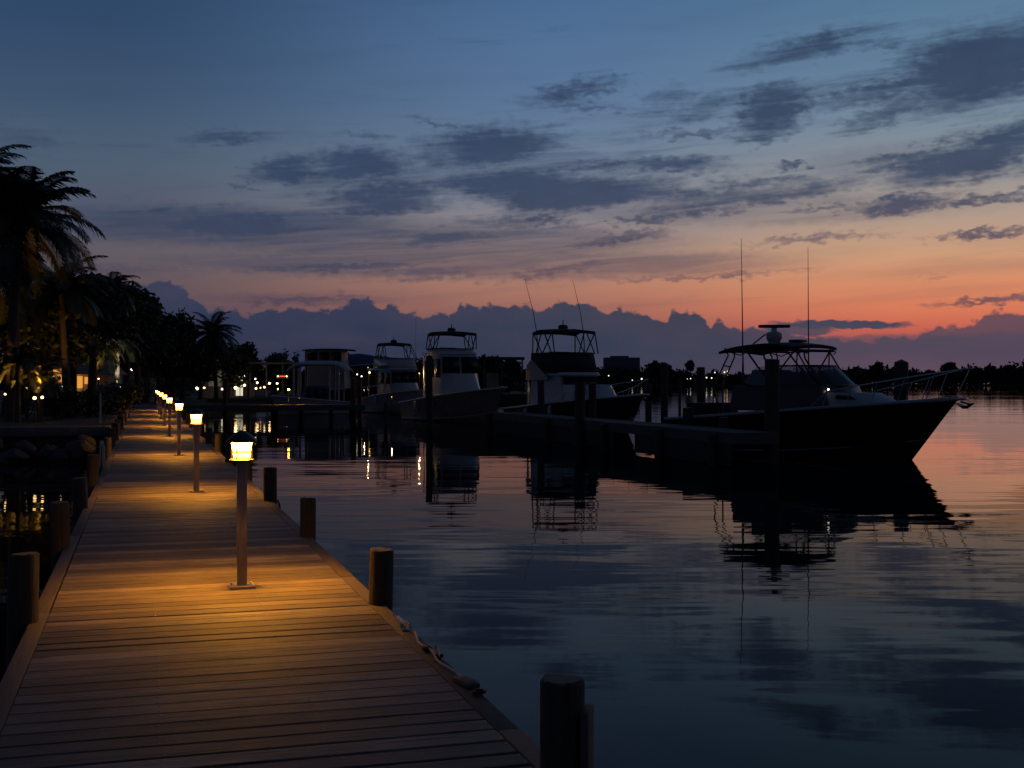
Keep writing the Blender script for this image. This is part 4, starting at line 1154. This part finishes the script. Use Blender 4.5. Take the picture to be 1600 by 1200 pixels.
# small lights scattered in the marina: post with a globe
def globe_lamp(px, py, Z, rpx, m, z0, label, group, watt=0, tall=1.0):
    r_ = rpx * .8 / F * Z; z = P(px, py, Z).z
    root = empty('globe_lamp', G(px, Z, z0))
    b = MB(); b.lathe([(0, -r_ * tall), (r_ * .7, -r_ * .7 * tall), (r_, 0), (r_ * .7, r_ * .7 * tall), (0, r_ * tall)], (0, 0, z - z0), 12); b.build('globe', m, root)
    b = MB(); b.tube([(0, 0, 0), (0, 0, max(.05, z - z0 - r_ * tall * .9))], max(.03, r_ * .22), 6); b.build('pole', M['dark_metal'], root)
    if watt: point_light('globe_light', (0, -r_ * 2.2, z - z0), watt, (1, .55, .22), r_, root)
    return tag(root, label, 'lamp', group)
W_, K_ = M['glow_warm'], M['glow_white']
marina = [(308, 607, 3, W_), (319, 606, 2, W_), (347, 608, 2, K_), (368, 606, 3, W_), (375, 599, 3, W_), (382, 602, 2.4, W_), (383, 587, 1.7, K_), (399, 592, 1.6, K_), (402, 598, 2, W_),
          (400, 607, 2, W_), (407, 606, 1.6, M['glow_amber']), (413, 605, 1.8, W_), (421, 599, 2.2, W_), (433, 599, 1.9, W_), (434, 608, 1.5, W_), (558, 585, 1.3, K_), (565, 588, 1.4, K_)]
for k, (px, py, rp, m) in enumerate(marina):
    globe_lamp(px, py, (116 if k % 2 else 124) if px < 500 else 104, rp, m, 1.0 if px < 500 else .9,
               f'small glowing globe light of the marina behind the crossing pier, {ORD[k]} counting from the left' if k < 15 else ('left' if k == 15 else 'right') + ' one of two tiny white lights beside the leftmost flybridge boat',
               'small globe lights of the marina', watt=(7 if k in (0, 3, 8, 12) else 0))
shore = [(206, 577, 2, K_, 1.7), (206, 586, 1.3, K_, 1), (172, 590, 1.2, K_, 1), (239, 582, 2, K_, 1.5), (256, 581, 1.7, W_, 1), (239, 593, 1.6, K_, 1), (238, 603, 1.4, W_, 1), (290, 584, 1.0, K_, 1), (268, 588, .9, K_, 1)]
for k, (px, py, rp, m, tl) in enumerate(shore):
    globe_lamp(px, py, 88 + k * 3, rp, m, LAND, ('tall white light right of the pale palm trunk', 'small white light under the tall white one', 'tiny white light left of the pale palm trunk', 'oval white light above the farthest bollard lamps',
               'round white light right of the oval one', 'small light below the oval white one', 'lowest of the three stacked lights over the farthest bollards', 'faint white light before the dark palm', 'faintest of the white lights over the boardwalk end')[k], 'white lights at the end of the boardwalk', tall=tl)
# lights on piers by the boats
for px, py, Z, rp, w_, lab in ((575, 574, 84, 0.77, 7, 'dock light on a pole at the stern of the leftmost flybridge boat'), (655, 583, 79, .95, 26, 'dock light on a pole between the two left boats'), (612, 620, 72, 0.91, 4, 'low dock light in front of the second boat stern'), (569, 609, 84, 0.7, 8, 'warm low light left of the leftmost flybridge boat')):
    globe_lamp(px, py, Z, rp, M['glow_dim'], .6, lab, None, watt=w_)
# far shore lights
M['far_warm'] = glow('far_warm_bulb', (1, .58, .22), 2.6); M['far_white'] = glow('far_white_bulb', (1, .86, .66), 2.2)
fl = [(1002.6, 592, 2.0, K_), (988, 594, 1.2, K_), (1079, 591.6, 1.3, K_), (1074, 592, .9, K_), (1104, 590, 1.7, K_), (1112, 590.6, 1.7, K_), (1117, 582, 1.5, M['glow_amber']), (1132, 581.6, 1.8, W_), (1136, 586, 1.7, W_), (1136.5, 580, 1.2, M['glow_amber']), (951, 587, 1.5, K_)]
for k, (px, py, rp, m) in enumerate(fl):
    globe_lamp(px, py, 880, rp * .8, {W_: M['far_warm'], K_: M['far_white']}.get(m, M['far_warm']), 1.0, f'tiny far light on the opposite shore, {ORD[k]} of eleven' if False else
               ('bright white far light just left of the pilings across the bay', 'small white far light left of the bright one across the bay', 'small white far light between two pilings across the bay', 'faintest far light between two pilings across the bay',
                'left one of an even pair of white far lights', 'right one of an even pair of white far lights', 'amber far light left of the stacked cluster', 'upper bright light of the far cluster behind the hardtop legs', 'lower light of the far cluster behind the hardtop legs', 'topmost amber light of the far cluster', 'white far light above the bow rail of the third boat')[k], 'lights on the far shore')

# ================================================================== SHORE AT LEFT
def palm(p, h, frond, label, lean=(0, 0), n=24, seed=0, trunk_r=.14, name='palm_tree', tm=None, droop=1.0):
    rg = np.random.default_rng(seed); root = empty(name, p)
    ctl = [Vector((lean[0] * f ** 1.6, lean[1] * f ** 1.6, h * f)) for f in np.linspace(0, 1, 9)]
    b = MB(); b.tube(ctl, trunk_r * 1.25, 12, trunk_r * .8); b.build('trunk', tm or M['palm_trunk'], root)
    top = np.array(ctl[-1]); Q = []; bt = MB()
    for k in range(n):
        az = 2.4 * k + rg.normal(0, .2); el = 1.25 - 1.75 * (k / n) + rg.normal(0, .1); ln = frond * rg.uniform(.85, 1.1)
        pts = [top.copy()]; d_el = el; ns = 14
        for i in range(ns):
            d = np.array([math.cos(az) * math.cos(d_el), math.sin(az) * math.cos(d_el), math.sin(d_el)])
            pts.append(pts[-1] + d * ln / ns); d_el -= (.065 + .009 * i) * droop * (1 if d_el > -1.2 else .1)
        pts = np.array(pts)
        bt.tube(pts, .028 * frond / 3, 4, .006, cap=False)
        for i in range(1, ns + 1):
            for sub in range(3):
                f = (i - 1 + sub / 3 + .15) / ns; ii = min(ns - 1, int(f * ns)); q = f * ns - ii
                c0 = pts[ii] * (1 - q) + pts[ii + 1] * q; tan = pts[ii + 1] - pts[ii]; tan /= np.linalg.norm(tan)
                side = np.cross(tan, [0, 0, 1.0]); nn = np.linalg.norm(side)
                side = side / nn if nn > .05 else np.array([-math.sin(az), math.cos(az), 0])
                upv = np.cross(side, tan)
                ll = frond * .27 * (math.sin(math.pi * min(1, .16 + f * .8)) ** .7) * rg.uniform(.85, 1.1)
                for sg in (-1, 1):
                    dirn = side * sg * .78 + tan * .62 + upv * .12; dirn /= np.linalg.norm(dirn)
                    w = tan * .030 * frond / 3 * 1.3
                    m1 = c0 + dirn * ll * .55 + np.array([0, 0, -.10 * ll]); m2 = c0 + dirn * ll + np.array([0, 0, -.42 * ll * rg.uniform(.6, 1.3)])
                    Q.append([c0 - w * .6, c0 + w * .6, m1 + w, m1 - w]); Q.append([m1 - w, m1 + w, m2 + w * .12, m2 - w * .12])
    crown = quads('crown', np.array(Q), M['frond'], root)
    bt.build('frond_stems', M['frond'], crown)
    return tag(root, label, 'palm tree')

def leaf_cloud(rg, lobes, n, size):
    """leaf quads spread through several lobes; lobes: (x,y,z,rx,ry,rz)"""
    lob = np.array(lobes); vol = lob[:, 3] * lob[:, 4] * lob[:, 5]; pick = rg.choice(len(lob), n, p=vol / vol.sum())
    d = rg.normal(size=(n, 3)); d /= np.linalg.norm(d, axis=1)[:, None]
    rad = rg.random(n) ** (1 / 2.4) * (1 + .12 * rg.normal(size=n))
    # clumps
    cl_ = rg.normal(size=(n, 3)) * .04
    c = lob[pick, :3] + d * rad[:, None] * lob[pick, 3:6] + cl_
    u = rg.normal(size=(n, 3)); u /= np.linalg.norm(u, axis=1)[:, None]
    v = np.cross(u, rg.normal(size=(n, 3))); v /= np.linalg.norm(v, axis=1)[:, None]
    s = size * rg.uniform(.6, 1.4, n)[:, None]
    return np.stack([c - u * s, c - v * s * .45, c + u * s, c + v * s * .45], 1)

def tree(p, h, r, label, seed=0, n=2600, leaf=.16, cat='tree', name='leafy_tree', low=.35, mat_=None):
    rg = np.random.default_rng(seed); root = empty(name, p); b = MB(); hb = h * low
    b.tube([(0, 0, 0), (.05 * r, 0, hb * .6), (0, .05 * r, hb), (0, 0, h * .7)], .05 * h * .6 + .04, 9, .03)
    lobes = []
    for k in range(9):
        a = rg.uniform(0, 6.28); q = rg.uniform(.25, .8) * r; z = rg.uniform(hb * .95, h * .86)
        fall = 1 - .45 * max(0, (z - h * .6) / (h * .4))
        lr = rg.uniform(.28, .5) * r
        lobes.append((math.cos(a) * q * fall, math.sin(a) * q * fall, z, lr * 1.15, lr * 1.15, min(lr * .9, h - z)))
        b.tube([(0, 0, hb * .75), (math.cos(a) * q * .5 * fall, math.sin(a) * q * .5 * fall, (hb + z) * .5), (math.cos(a) * q * fall, math.sin(a) * q * fall, z)], .035 + .01 * h * .4, 6, .012)
    lobes.append((0, 0, h * .78, r * .5, r * .5, h * .2))
    b.build('trunk', M['bark'], root)
    quads('crown', leaf_cloud(rg, lobes, n, leaf), mat_ or M['leaf'], root)
    return tag(root, label, cat)

def shrub(p, h, r, label, seed=0, n=900, leaf=.11, group=None):
    rg = np.random.default_rng(seed); root = empty('garden_shrub', p); b = MB()
    lobes = []
    for k in range(6):
        a = rg.uniform(0, 6.28); q = rg.uniform(.1, .65) * r
        lobes.append((math.cos(a) * q, math.sin(a) * q, h * rg.uniform(.3, .68), r * .5, r * .5, h * .33))
        b.tube([(0, 0, 0), (math.cos(a) * q * .6, math.sin(a) * q * .6, h * .3), (math.cos(a) * q, math.sin(a) * q, h * .55)], .025, 5, .01)
    b.build('stem', M['bark'], root)
    quads('foliage', leaf_cloud(rg, lobes, n, leaf), M['shrub_leaf'], root)
    return tag(root, label, 'shrub', group)

def palm_px(px, Z, crown_py, frond, label, **kw):
    base = G(px, Z, LAND - .05); h = P(px, crown_py, Z).z - LAND
    bx = kw.pop('base_px', px); base = G(bx, Z, LAND - .05); d = G(px, Z) - G(bx, Z)
    return palm(base, h, frond, label, lean=(d.x, d.y), **kw)
palm_px(32, 46, 342, 3.3, 'tall coconut palm with drooping fronds, largest one against the sky at left', base_px=16, n=46, seed=1, trunk_r=.17, droop=.8)
palm_px(-42, 45, 282, 2.5, 'tallest palm, only its frond tips entering at the left edge', base_px=-60, n=34, seed=2, trunk_r=.17, droop=.85)
palm_px(-22, 48, 420, 2.8, 'palm at the left edge below the tallest palm', base_px=-30, n=22, seed=3)
palm_px(95, 52, 452, 2.4, 'dark palm just right of the largest coconut palm', base_px=104, n=34, seed=4, droop=.85)
palm_px(176, 72, 452, 2.0, 'slim palm with a small star shaped crown above the leafy trees', base_px=162, n=32, seed=5, trunk_r=.12)
palm_px(332, 100, 520, 2.7, 'lone dark palm standing right of the leafy trees', base_px=338, n=34, seed=6, trunk_r=.14, droop=.8)
palm_px(158, 62, 541, 1.5, 'short palm with its crown lit yellow from below and a leaning trunk', base_px=143, n=20, seed=7, trunk_r=.08)
palm_px(183, 66, 527, 1.7, 'palm with a smooth pale straight trunk beside the dark hedge', n=18, seed=8, trunk_r=.13, tm=M['royal_trunk'])
palm_px(62, 45.6, 586, 1.25, 'low fan palm lit orange among the garden lights', n=22, seed=9, trunk_r=.09)
palm_px(28, 44.4, 566, 1.2, 'low dark palm at the left edge of the lit garden', n=20, seed=10, trunk_r=.09)
tree(G(70, 53, LAND), 6.04, 2.2, 'dense dark leafy tree under the largest coconut palm', 21, 4600, .15, low=.45)
tree(G(112, 62, LAND), 7.04, 1.7, 'dark leafy tree between the coconut palm and the slim palm', 22, 3600, .16, low=.5)
tree(G(8, 52, LAND), 5.64, 2.2, 'dark leafy tree at the left edge behind the lit trunk', 23, 3600, .15)
tree(G(142, 58, LAND), 6.94, 1.9, 'dark leafy tree filling the gap left of the slim palm', 41, 4600, .16, low=.62)
tree(G(196, 76, LAND), 7.84, 2.2, 'dark leafy tree filling the gap right of the slim palm', 42, 4600, .19, low=.5)
tree(G(228, 90, LAND), 7.84, 2.1, 'dark leafy tree over the white lights at the boardwalk end', 43, 4200, .2, low=.45)
tree(G(268, 96, LAND), 7.04, 2.2, 'dark leafy tree just left of the broad leafy tree', 44, 4200, .2, low=.4)
tree(G(168, 78, LAND), 8.24, 1.9, 'tall leafy tree behind the slim palm', 24, 3600, .19)
tree(G(212, 84, LAND), 8.24, 2.0, 'tall leafy tree right of the slim palm, sloping down to the right', 25, 3400, .2)
tree(G(246, 92, LAND), 7.04, 2.0, 'rounded leafy tree over the end of the boardwalk', 26, 3000, .2)
tree(G(284, 98, LAND), 7.34, 2.2, 'broad leafy tree left of the lone dark palm', 27, 3200, .22)
tree(G(312, 108, LAND), 5.24, 2.0, 'low leafy tree under the lone dark palm', 28, 2200, .22)
tree(G(356, 118, LAND), 5.64, 2.2, 'low leafy tree right of the lone dark palm', 29, 2200, .24)
tree(G(388, 128, LAND), 5.84, 1.8, 'small round leafy tree above the dock house', 30, 2000, .24)
tree(G(433, 150, LAND), 5.24, 2.3, 'low dome shaped tree above the small marina lights', 31, 2400, .26, low=.2)
tree(G(446, 160, LAND), 6.04, .9, 'thin sparse tree left of the trawler wheelhouse', 32, 260, .2)
tree(G(463, 162, LAND), 5.84, .8, 'thin sparse tree beside the trawler wheelhouse', 33, 240, .2)
tree(G(770, 172, LAND), 5.54, 2.2, 'dark round tree between the second and third boats', 34, 1600, .3, low=.2)
tree(G(795, 176, LAND), 4.94, 2.4, 'low dark tree touching the left of the third boat', 35, 1600, .3, low=.2)
tree(G(655, 170, LAND), 4.84, 3.0, 'low dark tree between the two left boats', 36, 1600, .3, low=.2)
tree(G(600, 168, LAND), 5.24, 3.0, 'low dark tree behind the leftmost flybridge boat', 37, 1600, .3, low=.2)
k = 0
for px, Z, h, r_, lab in ((88, 48, 1.8, 1.1, 'large dark shrub between the two clusters of garden lights'), (42, 49, 2.4, 1.3, 'tall shrub lit orange from below under the coconut palm'),
                          (100, 51, 1.5, 1.1, 'shrub lit orange in front of the tan roofed hut'), (138, 52, 1.3, 1.0, 'dark rounded shrub right of the lit garden'), (150, 60, 1.2, 1.0, 'low shrub at the foot of the leaning palm'),
                          (176, 64, 1.6, 1.5, 'dark hedge shrub below the pale trunk'), (198, 70, 1.7, 1.6, 'dark hedge shrub right of the pale trunk'), (166, 56, 1.0, 1.0, 'low dark shrub beside the garden path'),
                          (222, 90, 2.1, 1.6, 'low dark shrub at the end of the boardwalk'), 
                          (262, 100, 2.5, 2.0, 'low shrub behind the farthest bollard lamps'), (290, 106, 2.7, 2.2, 'wide low shrub left of the floodlight pole')):
    shrub(G(px, Z, LAND - .03), h, r_, lab, 70 + k, 1300, .10, 'garden shrubs'); k += 1
# garden lights
def garden_light(px, py, Z, rp, watt, label, col=(1, .42, .08), lift=.0, m=None):
    p = P(px, py, Z); root = empty('garden_light', (p.x, p.y, LAND)); r_ = rp / F * Z; z = max(.12, p.z - LAND)
    b = MB(); b.tube([(0, 0, 0), (0, 0, z - r_ * .7)], .03, 6); b.build('stake', M['dark_metal'], root)
    b = MB(); b.lathe([(0, -r_), (r_ * .7, -r_ * .7), (r_, 0), (r_ * .7, r_ * .7), (0, r_)], (0, 0, z), 10); b.build('lens', m or M['glow_warm'], root)
    ld = bpy.data.lights.new('garden_light_beam', 'SPOT'); ld.energy = watt * 1.3; ld.color = col; ld.shadow_soft_size = .05; ld.spot_size = R(118); ld.spot_blend = .6
    so = bpy.data.objects.new('garden_light_beam', ld); COL.objects.link(so); so.parent = root; so.location = (0, -.10, z + r_ + .10)
    so.rotation_euler = Vector((0, .45, 1)).to_track_quat('-Z', 'Y').to_euler()
    return tag(root, label, 'garden light', 'lights in the garden')
garden_light(54, 622, 44.6, 2.6, 16, 'left of the two bright white garden lamps under the low palm')
garden_light(66, 621, 44.2, 2.2, 16, 'right of the two bright white garden lamps under the low palm')
garden_light(8, 616, 44.6, 1.6, 80, 'garden lamp at the foot of the lit orange trunk at left')
garden_light(42, 606, 47.2, 1.6, 80, 'garden lamp under the tall orange lit shrub')
garden_light(96, 604, 49.0, 1.6, 80, 'garden lamp before the tan roofed hut')
garden_light(60, 606, 45.2, 1.6, 650, 'small amber garden lamp inside the fan palm', col=(1, .36, .05), m=M['glow_amber'])
garden_light(154, 592, 60.6, 1.1, 320, 'garden lamp lighting the leaning palm crown yellow', col=(1, .5, .12))
garden_light(188, 604, 64.5, 1.0, 160, 'garden lamp at the foot of the pale trunk', col=(1, .8, .55))
garden_light(84, 588, 50.5, 1.2, 30, 'faint garden lamp left of the hut')
garden_light(30, 478, 50.0, 1.0, 12, 'small lamp high in the leafy tree at left')
# tan roofed hut
r = at_cam('garden_hut', 146, 70, LAND)
b = MB(); b.box(-1.15, .85, 0, 2.4, -.3, 1.95); b.build('wall', M['stucco'], r)
b = MB(); b.loft([[(-1.4, -.4, 1.96), (1.1, -.4, 1.96), (1.1, 2.8, 1.96), (-1.4, 2.8, 1.96)], [(-.7, 1.0, 2.8), (.4, 1.0, 2.8), (.4, 1.4, 2.8), (-.7, 1.4, 2.8)]], True, True); b.build('roof', M['thatch'], r, smooth=False)
b = MB(); b.box(-1.0, -.62, -.04, -.005, 1.15, 1.85); b.build('window', M['window_warm'], r)
b = MB(); b.box(-.5, -.32, -.04, -.005, 1.4, 1.8); b.build('window', M['window_warm'], r)
point_light('porch_light', (-1.2, -.45, 1.5), 22, (1, .42, .1), .06, r)
tag(r, 'low hut with a tan sloping roof and amber windows behind the leaning palm', 'hut')
# pale lit doorway house behind palms
r = at_cam('white_house', 168, 90, LAND + .5)
b = MB(); b.box(-6, 2.2, 0, 5, -.8, 2.8); b.build('wall', M['stucco'], r)
b = MB(); b.box(-.05, .45, -.05, -.005, .8, 2.4); b.build('lit_window', M['window_white'], r)
for q in ((.9, 1.3, .3, .75), (-4, -3.4, .9, 2.0)):
    b = MB(); b.box(q[0], q[1], -.05, -.005, q[2], q[3]); b.build('window', M['window_warm'], r)
b = MB(); b.loft([[(-6.5, -.5, 2.82), (2.7, -.5, 2.82), (2.7, 5.5, 2.82), (-6.5, 5.5, 2.82)], [(-4, 2.2, 4.0), (.2, 2.2, 4.0), (.2, 2.8, 4.0), (-4, 2.8, 4.0)]], True, True); b.build('roof', M['thatch'], r, smooth=False)
tag(r, 'stucco house with a tall narrow white lit window behind the pale trunk', 'house')
# sign on a white post at the left edge of the boardwalk
p = G(191, 44); r = empty('sign_post', (-1.5, p.y, LAND), 0)
b = MB(); b.box(-.03, .03, -.03, .03, 0, 1.10); b.build('post', M['white_gel'], r)
b = MB(); b.box(-.16, .16, -.05, .05, 1.10, 1.22); b.build('bracket', M['concrete'], r, bevel=.01)
b = MB(); b.box(-.16, .62, -.3, .3, 1.30, 1.37); b.box(-.02, .02, -.02, .02, 1.22, 1.30); b.build('board', M['concrete'], r, bevel=.01)
tag(r, 'pale post with a flat grey table board at the left edge of the boardwalk', 'post')

# rocks on the left
def rock(p, s, seed, label):
    bm = bmesh.new(); bmesh.ops.create_icosphere(bm, subdivisions=3, radius=1); rg = random.Random(seed)
    from mathutils import noise as nz
    off = Vector((rg.random() * 50, rg.random() * 50, rg.random() * 50))
    pl = [(Vector((rg.gauss(0, 1), rg.gauss(0, 1), rg.gauss(0, 1))).normalized(), rg.uniform(.55, .85)) for _ in range(9)]
    for v in bm.verts:
        for nrm, d in pl:
            k = v.co.dot(nrm)
            if k > d: v.co -= nrm * (k - d)
        v.co += v.co.normalized() * .10 * nz.noise(v.co * 2.2 + off)
        v.co.z *= .72
    me = bpy.data.meshes.new('rock'); bm.to_mesh(me); bm.free(); me.materials.append(M['rock'])
    me.polygons.foreach_set('use_smooth', [True] * len(me.polygons)); me.set_sharp_from_angle(angle=R(28))
    o = bpy.data.objects.new('rock', me); COL.objects.link(o); o.location = p; o.scale = (s, s * rg.uniform(.7, 1.1), s); o.rotation_euler = (rg.uniform(-.3, .3), rg.uniform(-.3, .3), rg.uniform(0, 6))
    return tag(o, label, 'rock', 'riprap rocks at the foot of the seawall')
rr_ = random.Random(5)
for k in range(40):
    l = rr_.uniform(-13.5, -1.7); y = 41.8 - abs(rr_.gauss(0, 1.6)) - .2; sz = rr_.uniform(.3, .62)
    rock((l, y, max(-.15, .5 - (41.8 - y) * .25)), sz, 300 + k, 'dark wet boulder in the heap of rocks at the foot of the seawall')

# ================================================================== FAR SHORE
rg = np.random.default_rng(99)
Q = []; lobes = []
heights = [(-400, 14), (600, 15), (760, 16), (860, 15), (930, 13), (1010, 16), (1028, 17), (1052, 12), (1085, 11), (1150, 12), (1250, 13), (1330, 15), (1400, 16), (1460, 14), (1480, 16), (1530, 17), (1560, 16), (1600, 19), (1700, 20), (2300, 18)]
hx = [a for a, _ in heights]; hh = [c for _, c in heights]
for px in np.arange(-400, 2300, 7.0):
    Z = rg.uniform(905, 960); h = np.interp(px, hx, hh) * rg.uniform(.72, 1.12) * .92; p = G(px + rg.normal(0, 2), Z); rr = rg.uniform(3.0, 6.5)
    lobes.append((p.x, p.y, h * .5, rr * 1.3, rr * 1.3, h * .52))
Q = leaf_cloud(rg, lobes, 70000, 2.1)
o = quads('far_trees', Q, M['far_leaf']); tag(o, 'dark line of far trees along the opposite shore', 'trees', kind='stuff')
tree(G(1036, 900, 1), 16.5, 6.0, 'tall rounded tree rising from the far treeline left of a piling', 401, 1500, 1.5, mat_=M['far_leaf'])
tree(G(1024, 902, 1), 18, 4.5, 'taller pointed tree in the far treeline near the far building', 402, 1500, 1.5, mat_=M['far_leaf'])
tree(G(1079, 898, 1), 18.5, 3.8, 'slim tall tree standing alone in the far treeline', 403, 1200, 1.2, mat_=M['far_leaf'], low=.6)
tree(G(1373, 900, 1), 17, 6.0, 'rounded tree in the far treeline above the big boat bow', 404, 1500, 1.5, mat_=M['far_leaf'])
tree(G(1482, 900, 1), 16.5, 6.5, 'rounded tree in the far treeline at right', 405, 1500, 1.5, mat_=M['far_leaf'])
r = at_cam('apartment_block', 985, 985, .8)
s = 985 / F
b = MB(); b.box(-40 * s, 15 * s, 0, 18, 0, P(985, 558.5, 985).z - .8); b.build('wall', M['far_wall'], r)
b = MB(); b.box(-30 * s, -2 * s, 2, 12, P(985, 558.5, 985).z - .8, P(985, 557, 985).z - .2); b.build('roof_housing', M['far_wall'], r)
b = MB()
for kx in range(8):
    for kz in range(4):
        b = MB(); b.box((-38 + kx * 6.5) * s, (-35 + kx * 6.5) * s, -.3, -.02, 3 + kz * 4.2, 5.2 + kz * 4.2); b.build('window', M['win_dark'], r)
tag(r, 'far flat roofed block building beyond the third boat', 'building')
# low roof / footbridge seen between the second and third boats
r = at_cam('boathouse', 792, 150, LAND + .1)
b = MB(); b.box(-3.0, 2.2, 0, 4, 4.25, 4.55); b.build('roof', M['canvas_dark'], r)
for x in (-2.8, -.6, 1.9):
    b = MB(); b.box(x - .1, x + .1, 0, .2, 0, 4.24); b.build('post', M['beam'], r)
b = MB(); b.box(-2.6, -1.0, 2.8, 3, 0, 2.6); b.build('wall', M['stucco'], r)
tag(r, 'long flat dark roof on posts between the second and third boats', 'boathouse')
# radio mast
p = G(650, 240, LAND); b = MB(); zt = P(650, 482, 240).z - LAND
root = empty('radio_mast', p)
b.tube([(0, 0, 0), (0, 0, zt * .85)], .10, 6, .05); b.build('mast', M['steel'], root)
b = MB(); b.tube([(0, 0, zt * .85), (0, 0, zt)], .05, 6, .02); b.tube([(-.3, 0, zt * .9), (.3, 0, zt * .9)], .03, 5); b.build('aerial', M['steel'], root)
tag(root, 'very thin pale mast rising above the two left boats', 'mast')
